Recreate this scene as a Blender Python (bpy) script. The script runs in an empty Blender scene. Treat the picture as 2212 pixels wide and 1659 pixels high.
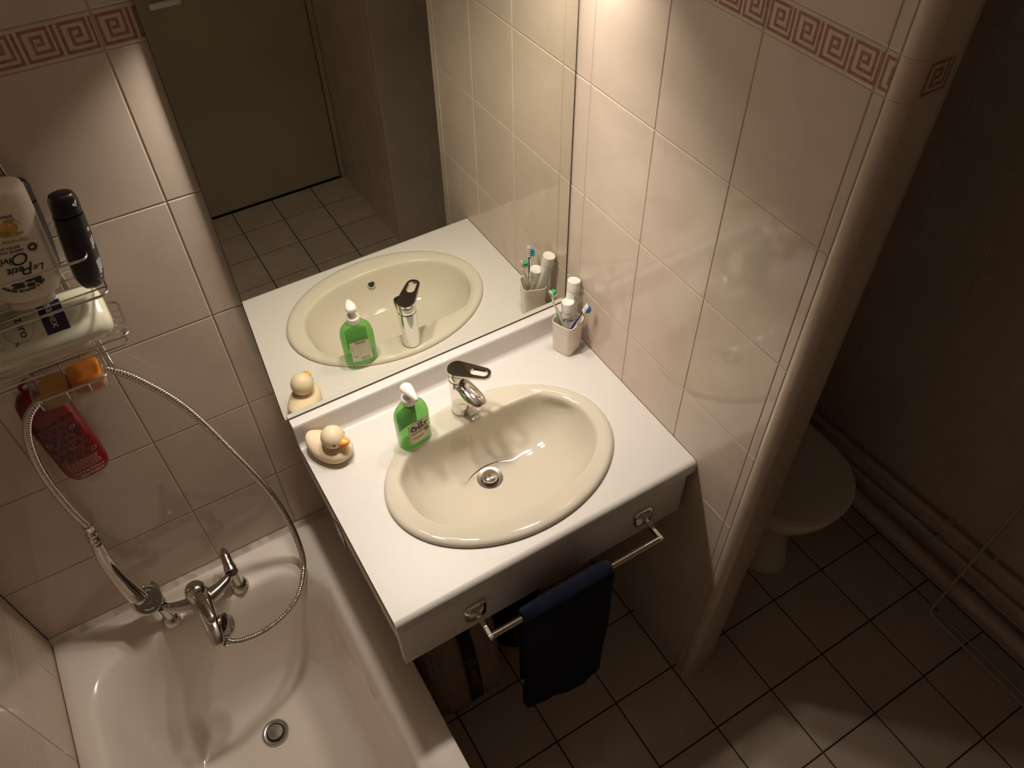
import bpy, bmesh, math, random
from mathutils import Vector, Matrix
random.seed(7)
S = bpy.context.scene
C = S.collection
PI = math.pi
cos, sin = math.cos, math.sin

# ------------------------------------------------------------------ camera
cam_data = bpy.data.cameras.new('camera')
cam = bpy.data.objects.new('camera', cam_data); C.objects.link(cam)
cam_data.sensor_fit = 'HORIZONTAL'; cam_data.sensor_width = 36.0
cam_data.lens = 1716.339 / 2212 * 36.0
cam_data.clip_start = 0.01
_r = Vector((0.8556291671410841, -0.5173889764384817, -0.014400534621850203))
_d = Vector((-0.394276185391801, -0.6335022257202538, -0.6657486159507764))
_f = Vector((0.33532822423760433, 0.5753117216495979, -0.7460371337689768))
cam.matrix_world = Matrix(((_r.x, -_d.x, -_f.x, -0.88198341), (_r.y, -_d.y, -_f.y, -1.23813187),
                           (_r.z, -_d.z, -_f.z, 2.33770766), (0, 0, 0, 1)))
S.camera = cam

# ------------------------------------------------------------------ world, view, lights
w = bpy.data.worlds.new('world'); S.world = w; w.use_nodes = True
w.node_tree.nodes['Background'].inputs[0].default_value = (0.02, 0.015, 0.012, 1)
w.node_tree.nodes['Background'].inputs[1].default_value = 0.0
S.view_settings.view_transform = 'Standard'
S.view_settings.look = 'None'
S.view_settings.gamma = 1.0
S.view_settings.use_curve_mapping = False
S.view_settings.exposure = 0.0
LAMP_X = (-0.60, -0.39, -0.10)
LAMP_Y, LAMP_Z = -0.075, 1.925
LAMP_W = (2.35, 2.15, 1.1)
LAMP_COL = (1.0, 0.90, 0.775)
for lx, lw in zip(LAMP_X, LAMP_W):
    ld = bpy.data.lights.new('mirror_lamp_bulb', 'AREA')
    ld.shape = 'DISK'; ld.size = 0.075; ld.energy = lw; ld.color = LAMP_COL; ld.spread = math.radians(122)
    lo = bpy.data.objects.new('mirror_lamp_bulb', ld); C.objects.link(lo)
    lo.location = (lx, LAMP_Y, LAMP_Z)

FILL_UP = 1.2  # added upward fill off the ceiling to lift the ambient, not a known lamp
if FILL_UP:
    ld = bpy.data.lights.new('added_fill_uplight', 'AREA'); ld.shape = 'RECTANGLE'; ld.size = .62; ld.size_y = .05; ld.energy = FILL_UP; ld.color = LAMP_COL
    lo = bpy.data.objects.new('added_fill_uplight', ld); C.objects.link(lo); lo.location = (-.375, -.07, 1.9875); lo.rotation_euler = (PI, 0, 0)

# ------------------------------------------------------------------ helpers
class MB:
    def __init__(s): s.v = []; s.f = []; s.m = []
    def add(s, vs, fs, mi=0):
        o = len(s.v); s.v += [tuple(v) for v in vs]
        for f in fs: s.f.append([i + o for i in f]); s.m.append(mi)
        return s
    def box(s, x0, x1, y0, y1, z0, z1, mi=0):
        return s.add([(x0,y0,z0),(x1,y0,z0),(x1,y1,z0),(x0,y1,z0),(x0,y0,z1),(x1,y0,z1),(x1,y1,z1),(x0,y1,z1)],
                     [(0,3,2,1),(4,5,6,7),(0,1,5,4),(1,2,6,5),(2,3,7,6),(3,0,4,7)], mi)
    def rbox(s, x0, x1, y0, y1, z0, z1, r, seg=3, mi=0, M=None):
        bm = bmesh.new(); bmesh.ops.create_cube(bm, size=1)
        for v in bm.verts:
            v.co = Vector(((x0+x1)/2+v.co.x*(x1-x0), (y0+y1)/2+v.co.y*(y1-y0), (z0+z1)/2+v.co.z*(z1-z0)))
        bmesh.ops.bevel(bm, geom=bm.edges[:], offset=r, segments=seg, profile=0.5, affect='EDGES')
        if M: bm.transform(M)
        bm.verts.index_update()
        s.add([v.co[:] for v in bm.verts], [[v.index for v in f.verts] for f in bm.faces], mi); bm.free(); return s
    def loft(s, rings, cap0=True, cap1=True, mi=0, closed=True):
        n = len(rings[0]); vs = [p for r in rings for p in r]; fs = []
        for k in range(len(rings)-1):
            for i in range(n if closed else n-1):
                j = (i+1) % n
                fs.append((k*n+i, k*n+j, (k+1)*n+j, (k+1)*n+i))
        if cap0: fs.append(tuple(range(n-1, -1, -1)))
        if cap1: fs.append(tuple((len(rings)-1)*n+i for i in range(n)))
        return s.add(vs, fs, mi)
    def lathe(s, prof, seg=32, M=None, cap0=True, cap1=True, mi=0):
        rings = []
        for r, z in prof:
            ring = [Vector((r*cos(2*PI*i/seg), r*sin(2*PI*i/seg), z)) for i in range(seg)]
            if M: ring = [M @ p for p in ring]
            rings.append([p[:] for p in ring])
        return s.loft(rings, cap0, cap1, mi)
    def tube(s, pts, r, seg=10, closed=False, rf=None, mi=0, sy=1.0):
        P = [Vector(p) for p in pts]; n = len(P); rings = []
        T = []
        for i in range(n):
            a = P[(i-1) % n] if closed else P[max(i-1, 0)]
            b = P[(i+1) % n] if closed else P[min(i+1, n-1)]
            T.append((b-a).normalized())
        up = Vector((0,0,1)) if abs(T[0].z) < .9 else Vector((1,0,0))
        N = (up - T[0]*up.dot(T[0])).normalized()
        for i in range(n):
            N = (N - T[i]*N.dot(T[i])).normalized(); B = T[i].cross(N)
            rr = rf(i) if rf else r
            rings.append([(P[i] + N*(rr*cos(2*PI*k/seg)) + B*(rr*sy*sin(2*PI*k/seg)))[:] for k in range(seg)])
        if closed: rings.append(rings[0])
        return s.loft(rings, not closed, not closed, mi)
    def xf(s, M):
        s.v = [(M @ Vector(v))[:] for v in s.v]; return s
    def build(s, name, mats, parent=None, ang=35, world=True):
        me = bpy.data.meshes.new(name)
        off = Vector((0,0,0))
        if parent is not None and world:
            p = parent
            while p is not None: off += Vector(p.location); p = p.parent
        me.from_pydata([(Vector(v)-off)[:] for v in s.v], [], s.f)
        mats = mats if isinstance(mats, (list, tuple)) else [mats]
        for m in mats: me.materials.append(m)
        for p, mi in zip(me.polygons, s.m): p.material_index = mi
        bm = bmesh.new(); bm.from_mesh(me)
        bmesh.ops.recalc_face_normals(bm, faces=bm.faces[:]); bm.to_mesh(me); bm.free()
        if ang:
            me.shade_smooth(); me.set_sharp_from_angle(angle=math.radians(ang))
        o = bpy.data.objects.new(name, me); C.objects.link(o)
        if parent is not None: o.parent = parent
        return o

def tag(o, label=None, cat=None, group=None, kind=None):
    if label: o['label'] = label
    if cat: o['category'] = cat
    if group: o['group'] = group
    if kind: o['kind'] = kind
    return o
def thing(name, label, cat, loc, rot=(0,0,0), group=None):
    o = bpy.data.objects.new(name, None); C.objects.link(o)
    o.empty_display_size = 0.02
    o.location = loc; o.rotation_euler = rot
    return tag(o, label, cat, group)

def mat(name, col, rough=.5, metal=0.0, spec=.5, coat=0.0, var=0.0, vscale=8.0, bump=0.0, bscale=200.0, trans=0.0, ior=1.5, col2=None, sss=0.0, sheen=0.0):
    m = bpy.data.materials.new(name); m.use_nodes = True
    nt = m.node_tree; b = nt.nodes['Principled BSDF']
    b.inputs['Base Color'].default_value = (*col, 1)
    b.inputs['Roughness'].default_value = rough
    b.inputs['Metallic'].default_value = metal
    b.inputs['Specular IOR Level'].default_value = spec
    b.inputs['Coat Weight'].default_value = coat
    b.inputs['Coat Roughness'].default_value = .04
    b.inputs['Transmission Weight'].default_value = trans
    b.inputs['IOR'].default_value = ior
    if sss: b.inputs['Subsurface Weight'].default_value = sss; b.inputs['Subsurface Radius'].default_value = (.01,.006,.003)
    if sheen: b.inputs['Sheen Weight'].default_value = sheen
    tc = nt.nodes.new('ShaderNodeTexCoord')
    if var or col2:
        n = nt.nodes.new('ShaderNodeTexNoise'); n.inputs['Scale'].default_value = vscale; n.inputs['Detail'].default_value = 4
        n.inputs['Distortion'].default_value = .8
        nt.links.new(tc.outputs['Object'], n.inputs['Vector'])
        r = nt.nodes.new('ShaderNodeValToRGB')
        c2 = col2 or tuple(max(0, c*(1-var)) for c in col)
        r.color_ramp.elements[0].position = .35; r.color_ramp.elements[0].color = (*c2, 1)
        r.color_ramp.elements[1].position = .62; r.color_ramp.elements[1].color = (*col, 1)
        nt.links.new(n.outputs['Fac'], r.inputs['Fac']); nt.links.new(r.outputs['Color'], b.inputs['Base Color'])
    if bump:
        n2 = nt.nodes.new('ShaderNodeTexNoise'); n2.inputs['Scale'].default_value = bscale; n2.inputs['Detail'].default_value = 3
        nt.links.new(tc.outputs['Object'], n2.inputs['Vector'])
        bp = nt.nodes.new('ShaderNodeBump'); bp.inputs['Strength'].default_value = bump; bp.inputs['Distance'].default_value = .002
        nt.links.new(n2.outputs['Fac'], bp.inputs['Height']); nt.links.new(bp.outputs['Normal'], b.inputs['Normal'])
    return m
def glassy(name, tint, col, fac, rough=.03, ior=1.45):
    """clear tinted plastic: part tinted see-through, part body colour, under a gloss"""
    m = bpy.data.materials.new(name); m.use_nodes = True; nt = m.node_tree; nt.nodes.clear()
    out = nt.nodes.new('ShaderNodeOutputMaterial'); t = nt.nodes.new('ShaderNodeBsdfTransparent'); t.inputs[0].default_value = (*tint, 1)
    d = nt.nodes.new('ShaderNodeBsdfPrincipled'); d.inputs['Base Color'].default_value = (*col, 1); d.inputs['Roughness'].default_value = .3
    d.inputs['Specular IOR Level'].default_value = .1
    d.inputs['Subsurface Weight'].default_value = .0
    mx = nt.nodes.new('ShaderNodeMixShader'); mx.inputs[0].default_value = fac
    g = nt.nodes.new('ShaderNodeBsdfGlossy'); g.inputs['Roughness'].default_value = rough
    lw = nt.nodes.new('ShaderNodeLayerWeight'); lw.inputs['Blend'].default_value = .5
    pw = nt.nodes.new('ShaderNodeMath'); pw.operation = 'POWER'; pw.inputs[1].default_value = 4.0
    nt.links.new(lw.outputs['Facing'], pw.inputs[0])
    fr = nt.nodes.new('ShaderNodeMath'); fr.operation = 'MULTIPLY_ADD'; fr.inputs[1].default_value = .7; fr.inputs[2].default_value = .035
    nt.links.new(pw.outputs[0], fr.inputs[0])
    m2 = nt.nodes.new('ShaderNodeMixShader')
    nt.links.new(t.outputs[0], mx.inputs[1]); nt.links.new(d.outputs[0], mx.inputs[2])
    nt.links.new(fr.outputs[0], m2.inputs[0]); nt.links.new(mx.outputs[0], m2.inputs[1]); nt.links.new(g.outputs[0], m2.inputs[2])
    nt.links.new(m2.outputs[0], out.inputs['Surface'])
    return m
def emit(name, col, st):
    m = bpy.data.materials.new(name); m.use_nodes = True; nt = m.node_tree
    b = nt.nodes['Principled BSDF']; b.inputs['Emission Color'].default_value = (*col, 1); b.inputs['Emission Strength'].default_value = st
    return m

M_TILE = mat('wall_tile', (.66,.545,.452), .07, spec=.5, col2=(.615,.50,.412), vscale=7)
M_GROUT = mat('wall_grout', (.52,.43,.35), .8)
M_MEANDER = mat('meander_pink', (.40,.19,.135), .2, var=.25, vscale=90)
M_FRIEZE = mat('frieze_ground', (.64,.50,.42), .1)
M_FLOOR = mat('floor_tile', (.60,.485,.40), .22, spec=.4, col2=(.55,.44,.36), vscale=9)
M_FGROUT = mat('floor_grout', (.045,.03,.026), .9)
M_CEIL = mat('ceiling_paint', (.82,.78,.71), .9)
M_DOOR = mat('door_paint', (.42,.34,.235), .55, var=.06, vscale=3)
M_FRAME = mat('door_frame_paint', (.42,.36,.27), .5)
M_BATH = mat('bath_enamel', (.88,.79,.70), .12, coat=.3)
M_SILICONE = mat('bath_sealant', (.72,.62,.52), .5, var=.3, vscale=30)
M_LAM = mat('white_laminate', (.72,.675,.645), .33, spec=.45, bump=.15, bscale=700)
M_LAMEDGE = mat('laminate_edge', (.70,.65,.61), .4)
M_CERAM = mat('cream_ceramic', (.665,.60,.495), .05, spec=.55, bump=.02, bscale=18)
M_CHROME = mat('chrome', (.78,.75,.72), .05, metal=1)
M_CHROME_OLD = mat('worn_chrome', (.60,.57,.54), .13, metal=1, bump=.05, bscale=400)
M_STEEL = mat('steel', (.55,.52,.49), .25, metal=1)
M_DARK = mat('dark_gap', (.02,.015,.013), .6)
M_WIRE = mat('chrome_wire', (.68,.64,.6), .16, metal=1)
M_MIRROR = mat('mirror_silver', (.80,.81,.735), .0, metal=1)
M_GLASSEDGE = mat('mirror_edge', (.10,.075,.055), .25)
M_WHITE = mat('white_plastic', (.86,.80,.75), .28)
M_CREAMP = mat('cream_plastic', (.80,.71,.60), .32)
M_BLACKP = mat('black_plastic', (.012,.010,.012), .28)
M_BLACKT = mat('black_print', (.015,.012,.012), .4)
M_SILVERT = mat('silver_print', (.55,.54,.55), .35)
M_RED = mat('red_plastic', (.21,.006,.006), .25, col2=(.17,.004,.005), vscale=10)
M_DKRED = mat('dark_red_print', (.028,.006,.007), .4)
M_PINKT = mat('pink_print', (.75,.38,.34), .5)
M_CLEAR = glassy('clear_plastic', (.95,.92,.88), (.6,.52,.45), .10)
M_MILK = mat('milky_plastic', (.74,.71,.55), .22, sss=.0, coat=.3)
M_NAVY = mat('navy_print', (.012,.016,.055), .4)
M_TEAL = mat('teal_print', (.01,.22,.16), .4)
M_GREENP = mat('green_plastic', (.05,.22,.055), .3)
M_GREEN = glassy('green_liquid_bottle', (.52,.90,.42), (.24,.56,.16), .38)
M_LABEL = mat('paper_label', (.72,.66,.50), .45)
M_OLIVE = mat('olive_print', (.36,.33,.10), .5)
M_GREYT = mat('grey_print', (.30,.28,.24), .5)
M_DUCK = mat('duck_rubber', (.83,.665,.46), .42, spec=.3)
M_BEAK = mat('duck_beak', (.90,.40,.07), .3)
M_BEAK2 = mat('duck_mouth', (.62,.12,.02), .35)
M_TUMB = mat('tumbler_ceramic', (.80,.70,.60), .18)
M_TUBE = mat('toothpaste_tube', (.76,.73,.69), .25)
M_BRGREEN = mat('green_rubber', (.07,.40,.08), .35)
M_BRISTG = mat('green_bristle', (.02,.42,.13), .5)
M_BRISTB = mat('blue_bristle', (.02,.22,.55), .5)
M_BRISTT = mat('teal_bristle', (.05,.42,.42), .5)
M_BRISTW = mat('white_bristle', (.80,.76,.62), .5)
M_BLUE = mat('navy_rubber', (.02,.035,.14), .35)
M_TOWEL = mat('navy_terry', (.0065,.009,.026), .95, spec=.1, bump=1.0, bscale=900, sheen=.06, var=.4, vscale=40)
M_BURLAP = mat('burlap', (.54,.41,.32), .95, spec=.1, bump=.8, bscale=500, var=.25, vscale=120)
M_BAGBAND = mat('bag_band', (.03,.026,.025), .8)
M_BAGTEXT = mat('bag_lettering', (.16,.135,.11), .8)
M_BIN = mat('black_bin', (.008,.007,.008), .5)
M_TOILET = mat('toilet_ceramic', (.80,.72,.63), .12)
M_LID = mat('toilet_lid', (.82,.74,.65), .3)
M_PIPE = mat('painted_pipe', (.62,.50,.40), .45)
M_RACK = mat('coated_wire', (.60,.50,.42), .4)
M_SOAP = mat('amber_soap', (.72,.24,.035), .2, col2=(.55,.15,.02), vscale=25, coat=.4)
M_SOAP2 = mat('honey_soap', (.66,.36,.10), .3, col2=(.58,.29,.07), vscale=25)
M_ORANGE = mat('orange_print', (.70,.26,.03), .5, col2=(.75,.40,.10), vscale=60)
M_YELLEAF = mat('leaf_print', (.50,.40,.10), .5, var=.4, vscale=120)
M_BULB = emit('bulb_glass', (1,.82,.62), 30)
M_HOUSING = mat('lamp_housing', (.75,.72,.68), .35)

# text turned into mesh faces, laid out by fn(x, y, z)
def txt(mb, s, size, fn, align='CENTER', depth=.0002, bold=0.0, shear=0.0, mi=0, sx=1.0, space=1.0):
    cu = bpy.data.curves.new('lettering_curve', 'FONT'); cu.body = s; cu.size = size; cu.align_x = align; cu.align_y = 'CENTER'
    cu.extrude = depth; cu.offset = bold; cu.shear = shear; cu.resolution_u = 3; cu.space_character = space
    o = bpy.data.objects.new('lettering_curve', cu); C.objects.link(o)
    dg = bpy.context.evaluated_depsgraph_get(); me = bpy.data.meshes.new_from_object(o.evaluated_get(dg))
    mb.add([fn(v.co.x*sx, v.co.y, v.co.z) for v in me.vertices], [list(p.vertices) for p in me.polygons], mi)
    bpy.data.objects.remove(o); bpy.data.curves.remove(cu); bpy.data.meshes.remove(me)
def strip(mb, pts, wd, fn, th=.0003, mi=0, closed=False):
    """flat ribbon along 2D points"""
    n = len(pts); L = []; R = []
    for i in range(n):
        a = pts[(i-1) % n] if closed else pts[max(i-1,0)]; b = pts[(i+1) % n] if closed else pts[min(i+1,n-1)]
        dx, dy = b[0]-a[0], b[1]-a[1]; l = math.hypot(dx, dy) or 1; nx, ny = -dy/l*wd/2, dx/l*wd/2
        L.append((pts[i][0]+nx, pts[i][1]+ny)); R.append((pts[i][0]-nx, pts[i][1]-ny))
    vs = [fn(*p, th) for p in L] + [fn(*p, th) for p in R]
    fs = [(i, (i+1) % n, n+(i+1) % n, n+i) for i in range(n if closed else n-1)]
    mb.add(vs, fs, mi)
def poly(mb, pts, fn, th=.0002, mi=0):
    mb.add([fn(*p, th) for p in pts], [list(range(len(pts)))], mi)
def gridpatch(mb, x0, x1, z0, z1, fn, th=.0003, nx=10, nz=4, mi=0, top=None):
    vs = []; fs = []
    for j in range(nz+1):
        for i in range(nx+1):
            x = x0+(x1-x0)*i/nx; zt = z1 if top is None else top(x); z = z0+(zt-z0)*j/nz
            vs.append(fn(x, z, th))
    for j in range(nz):
        for i in range(nx): a = j*(nx+1)+i; fs.append((a, a+1, a+nx+2, a+nx+1))
    mb.add(vs, fs, mi)
def ell(cx, cy, a, b, n=24, t0=0, t1=2*PI): return [(cx+a*cos(t0+(t1-t0)*i/n), cy+b*sin(t0+(t1-t0)*i/n)) for i in range(n)]
def spl(pts, n):
    """Catmull-Rom through 3D points"""
    P = [Vector(p) for p in pts]; P = [P[0]*2-P[1]] + P + [P[-1]*2-P[-2]]; out = []
    for i in range(1, len(P)-2):
        a, b, c, d = P[i-1], P[i], P[i+1], P[i+2]
        for k in range(n):
            t = k/n
            out.append(((b*2) + (c-a)*t + (a*2-b*5+c*4-d)*t*t + (b*3-a-c*3+d)*t**3) * .5)
    out.append(P[-2]); return [p[:] for p in out]
def sring(a, b, n, z, N=40, cx=0, cy=0):
    r = []
    for i in range(N):
        t = 2*PI*i/N; ct, st = cos(t), sin(t)
        r.append((cx + a*math.copysign(abs(ct)**(2/n), ct), cy + b*math.copysign(abs(st)**(2/n), st), z))
    return r

# ------------------------------------------------------------------ the room shell
TW, TH, ZA, ZF0, ZF1 = .2, .25664, 1.5687, 1.8231, 1.8790
def rows():
    z = [ZA - TH*k for k in range(6, -1, -1)]; z = [0.0] + [q for q in z if q > .03]
    return z + [ZF0, ZF1, ZF1+TH, ZF1+2*TH, 2.5]
def tile(mb, O, U, V, N, u0, u1, v0, v1, mi=0, g=.0011):
    rs = []
    for ins, h in ((g, -.0016), (g+.0004, -.0005), (g+.0016, 0.0)):
        rs.append([(O + U*a + V*b + N*h)[:] for a, b in ((u0+ins, v0+ins), (u1-ins, v0+ins), (u1-ins, v1-ins), (u0+ins, v1-ins))])
    mb.loft(rs, False, True, mi)
KEY = [(.96,.93),(.96,.07),(.10,.07),(.10,.93),(.80,.93),(.80,.27),(.34,.27),(.34,.72),(.60,.72),(.60,.50),(.46,.50)]
def key(mb, O, U, V, N, u0, v0, du, dv, mi, umin, umax, flip=False):
    t = .0021
    for q_, ((a, b), (c, d)) in enumerate(zip(KEY[:-1], KEY[1:])):
        if flip: a, c = 1-a, 1-c
        ua, ub = sorted((u0+a*du, u0+c*du)); va, vb = sorted((v0+b*dv, v0+d*dv))
        ua -= t; ub += t; va -= t; vb += t
        ua, ub = max(ua, umin), min(ub, umax)
        if ub - ua < .0008: continue
        p = [(O+U*x+V*y+N*(.00022+.00002*q_))[:] for x, y in ((ua,va),(ub,va),(ub,vb),(ua,vb))]
        mb.add(p, [(0,1,2,3)], mi)
def tiled_wall(name, O, U, V, N, ul, vl, umax, frieze=True, u_frieze=None, hole=None):
    """grout bed, pillowed tiles and the meander frieze of one wall"""
    mb = MB(); O, U, V, N = map(Vector, (O, U, V, N))
    a, b = ul[0], ul[-1]; c, d = vl[0], vl[-1]
    mb.add([(O+U*x+V*y-N*.0012)[:] for x, y in ((a,c),(b,c),(b,d),(a,d))], [(0,1,2,3)], 1)
    mb.add([(O+U*x+V*y-N*.05)[:] for x, y in ((a,c),(b,c),(b,d),(a,d))], [(3,2,1,0)], 1)
    for x, y in ((a,c),(b,c),(b,d),(a,d)): pass
    for i in range(len(ul)-1):
        for j in range(len(vl)-1):
            fz = frieze and abs(vl[j]-ZF0) < 1e-4
            if ul[i+1]-ul[i] < .006: continue
            tile(mb, O, U, V, N, ul[i], ul[i+1], vl[j], vl[j+1], 2 if fz else 0)
            if fz:
                u = u_frieze if u_frieze is not None else ul[i]
                k0 = math.floor((ul[i]-u)/.05)
                k = k0
                while u + k*.05 < ul[i+1]:
                    key(mb, O, U, V, N, u+k*.05+.0005, ZF0+.005, .048, ZF1-ZF0-.010, 3, ul[i]+.0025, ul[i+1]-.0025); k += 1
    return tag(mb.build(name, [M_TILE, M_GROUT, M_FRIEZE, M_MEANDER], ang=0), kind='structure')
XL, XR2, YF = -1.418, .87, -2.272
PW, PY = .082, -.705                      # partition thickness and its free end
cols = sorted([-.812 + TW*k for k in range(-3, 9)])
ul = [XL] + [c for c in cols if c > XL+.01 and c < XR2-.01] + [XR2]
tiled_wall('wall_back', (0,0,0), (1,0,0), (0,0,1), (0,-1,0), ul, rows(), XR2, u_frieze=-.812)
# left wall: u runs along -y
ul = [0.0] + [.105 + TW*k for k in range(11)] + [-YF]
tiled_wall('wall_left', (XL,0,0), (0,-1,0), (0,0,1), (1,0,0), ul, rows(), -YF, u_frieze=.105)
ul = [0.0] + [.13 + TW*k for k in range(9)] ; ul = [u for u in ul if u < 1.60] + [-YF]
tiled_wall('wall_right', (XR2,0,0), (0,-1,0), (0,0,1), (-1,0,0), ul, rows(), -YF, u_frieze=.13)
# partition between vanity and toilet: both faces, rounded end tiles
mb = MB(); O = Vector((0,0,0)); U = Vector((0,-1,0)); V = Vector((0,0,1)); N = Vector((-1,0,0))
vl = rows(); ul = [0.0, .0563, .2563, .4563, .6563, .6765]
mb.box(.0012, PW-.0012, PY+.024, 0, 0, 2.5, 1); mb.box(.024, PW-.0012, PY+.0012, PY+.024, 0, 2.5, 1)
for i in range(len(ul)-1):
    for j in range(len(vl)-1):
        fz = abs(vl[j]-ZF0) < 1e-4
        tile(mb, O, U, V, N, ul[i], ul[i+1], vl[j], vl[j+1], 2 if fz else 0)
        tile(mb, Vector((PW,0,0)), U, V, -N, ul[i], ul[i+1] if i < 4 else -PY, vl[j], vl[j+1], 0)
        if fz:
            k = math.floor((ul[i]-.0563)/.05)
            while .0563 + k*.05 < ul[i+1]:
                key(mb, O, U, V, N, .0563+k*.05+.0005, ZF0+.005, .048, ZF1-ZF0-.010, 3, ul[i]+.0025, ul[i+1]-.0025); k += 1
RB = .022
ul_ = None; part_mb = mb; mb = MB()
prof = [(.0006, -.6768), (0.0, -.6776)] + [(RB-RB*cos(t*PI/24), PY+RB-RB*sin(t*PI/24)) for t in range(0, 13)] + [(PW-.006, PY), (PW-.0045, PY+.0004)]
for j in range(len(vl)-1):
    fz = abs(vl[j]-ZF0) < 1e-4
    z0, z1 = vl[j]+.0002, vl[j+1]-.0002
    rs = [[(x, y, z0) for x, y in prof], [(x, y, z1) for x, y in prof]]
    mb.loft(rs, False, False, 2 if fz else 0, closed=False)
    if fz:
        for k in range(2):
            key(part_mb, Vector((0,PY,0)), Vector((1,0,0)), V, Vector((0,-1,0)), .0215+k*.05, ZF0+.005, .048, ZF1-ZF0-.010, 3, .022, PW-.007)
part_mb.box(PW-.0035, PW, PY-.0005, PY+.004, 0, 2.5, 1)
wp = tag(part_mb.build('wall_partition', [M_TILE, M_GROUT, M_FRIEZE, M_MEANDER], ang=0), kind='structure')
mb.build('rounded_end_tiles', [M_TILE, M_GROUT, M_FRIEZE], wp, ang=50)
# wall with the door, seen in the mirror, and the pier beside it
DX0, DX1 = -.62, .156
mb = MB(); mb.box(XL, DX0-.03, YF-.10, YF, 0, 2.5); mb.box(DX0-.03, DX1+.016, YF-.10, YF, 2.03, 2.5); mb.box(DX1+.016, XR2, YF-.1, YF, 0, 2.5)
tag(mb.build('wall_front', M_CEIL, ang=0), kind='structure')
PX, PYC = .185, -1.612
ul = [0.0] + [.055 + TW*k for k in range(4)]; ul = [u for u in ul if u < .64] + [PYC-YF]
tiled_wall('wall_pier', (PX,PYC,0), (0,-1,0), (0,0,1), (-1,0,0), ul, rows(), .7, u_frieze=.055)
ul = [0.008, .20, .40, .60, XR2-PX]
tiled_wall('wall_inner', (PX,PYC,0), (1,0,0), (0,0,1), (0,1,0), ul, rows(), .7, u_frieze=0)
mb = MB(); mb.lathe([(.008, 0), (.008, 2.5)], 16, Matrix.Translation((PX+.007, PYC-.007, 0)))
tag(mb.build('trim_2', M_FRIEZE), kind='structure')
mb = MB(); mb.rbox(DX0, DX1, YF-.04, YF+.002, .012, 2.02, .003)
door = tag(mb.build('door_1', M_DOOR), kind='structure')
mb = MB(); mb.rbox(-.478, -.350, YF+.048, YF+.068, 1.013, 1.037, .0095, 4)
mb.lathe([(.009,0),(.009,.06)], 16, Matrix.Translation((-.36, YF, 1.025)) @ Matrix.Rotation(-PI/2, 4, 'X'))
mb.build('handle', M_WHITE, door)
mb = MB()
for x0, x1 in ((DX0-.03, DX0-.004), (DX1+.004, DX1+.028)): mb.rbox(x0, x1, YF-.05, YF+.012, 0, 2.06, .003)
mb.rbox(DX0-.03, DX1+.028, YF-.05, YF+.012, 2.025, 2.06, .003)
tag(mb.build('trim_1', M_FRAME), kind='structure')
mb = MB(); mb.box(XL, XR2, YF, 0, 2.5, 2.55)
tag(mb.build('ceiling', M_CEIL, ang=0), kind='structure')
# floor tiles on a dark joint bed
mb = MB(); mb.box(XL, XR2, YF, 0, -.06, -.0016, 1)
fx = [-.01133 + .20467*k for k in range(-8, 6)]; fx = [XL] + [x for x in fx if XL+.01 < x < XR2-.01] + [XR2]
fy = [-.655 - .20467*k for k in range(-4, 9)]; fy = sorted([YF] + [y for y in fy if YF+.01 < y < -.01] + [0.0])
for i in range(len(fx)-1):
    for j in range(len(fy)-1):
        tile(mb, Vector((0,0,0)), Vector((1,0,0)), Vector((0,1,0)), Vector((0,0,1)), fx[i], fx[i+1], fy[j], fy[j+1], 0, g=.0021)
tag(mb.build('floor', [M_FLOOR, M_FGROUT], ang=0), kind='structure')

# ------------------------------------------------------------------ lamp bar above the mirror (its bulbs light the room)
t = thing('mirror_lamp', 'white lamp bar with three round bulbs fixed above the mirror', 'lamp', (-.38, 0, 1.93))
mb = MB(); mb.rbox(-.72, -.03, -.125, -.012, 1.932, 1.985, .008); mb.build('housing', M_HOUSING, t)
for lx in LAMP_X:
    mb = MB(); mb.lathe([(.030,1.933),(.034,1.930),(.034,1.928),(.024,1.928)], 24, Matrix.Translation((lx, LAMP_Y, 0))); mb.build('bulb', M_HOUSING, t)

# ------------------------------------------------------------------ mirror
t = thing('wall_mirror', 'large frameless mirror above the vanity reaching into the corner', 'mirror', (-.38, -.002, .965))
mb = MB(); mb.box(-.7535, -.0045, -.0075, -.0060, .968, 1.93); mb.build('mirror_glass', M_MIRROR, t, ang=0)
mb = MB(); mb.box(-.7540, -.0035, -.0060, -.0005, .9665, 1.9305); mb.build('backing', M_GLASSEDGE, t, ang=0)

# ------------------------------------------------------------------ vanity counter
BX, BY, BA, BB = -.372, -.308, .272, .201     # basin centre and outer half axes
ZC = .892
t = thing('vanity_counter', 'white laminate vanity counter with upstand between bath and tiled partition', 'counter', (-.3725, 0, ZC))
mb = MB(); N = 72; XA, XB, YA, YB = -.745, -.0015, -.529, -.046
inner = []; outer = []
for i in range(N):
    a = 2*PI*i/N + .0001; inner.append((BX+(BA-.012)*cos(a), BY+(BB-.012)*sin(a), ZC))
    dx, dy = cos(a)*BA, sin(a)*BB
    k = min(((XB-BX) if dx > 0 else (XA-BX))/dx if abs(dx) > 1e-9 else 9, ((YB-BY) if dy > 0 else (YA-BY))/dy if abs(dy) > 1e-9 else 9)
    outer.append((BX+dx*k, BY+dy*k, ZC))
for cx, cy in ((XA,YA),(XB,YA),(XB,YB),(XA,YB)):
    j = min(range(N), key=lambda i: (outer[i][0]-cx)**2+(outer[i][1]-cy)**2); outer[j] = (cx, cy, ZC)
mb.loft([[(x,y,ZC-.03) for x,y,_ in outer], [(x,y,ZC-.03) for x,y,_ in inner], inner, outer], False, False)
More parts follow.
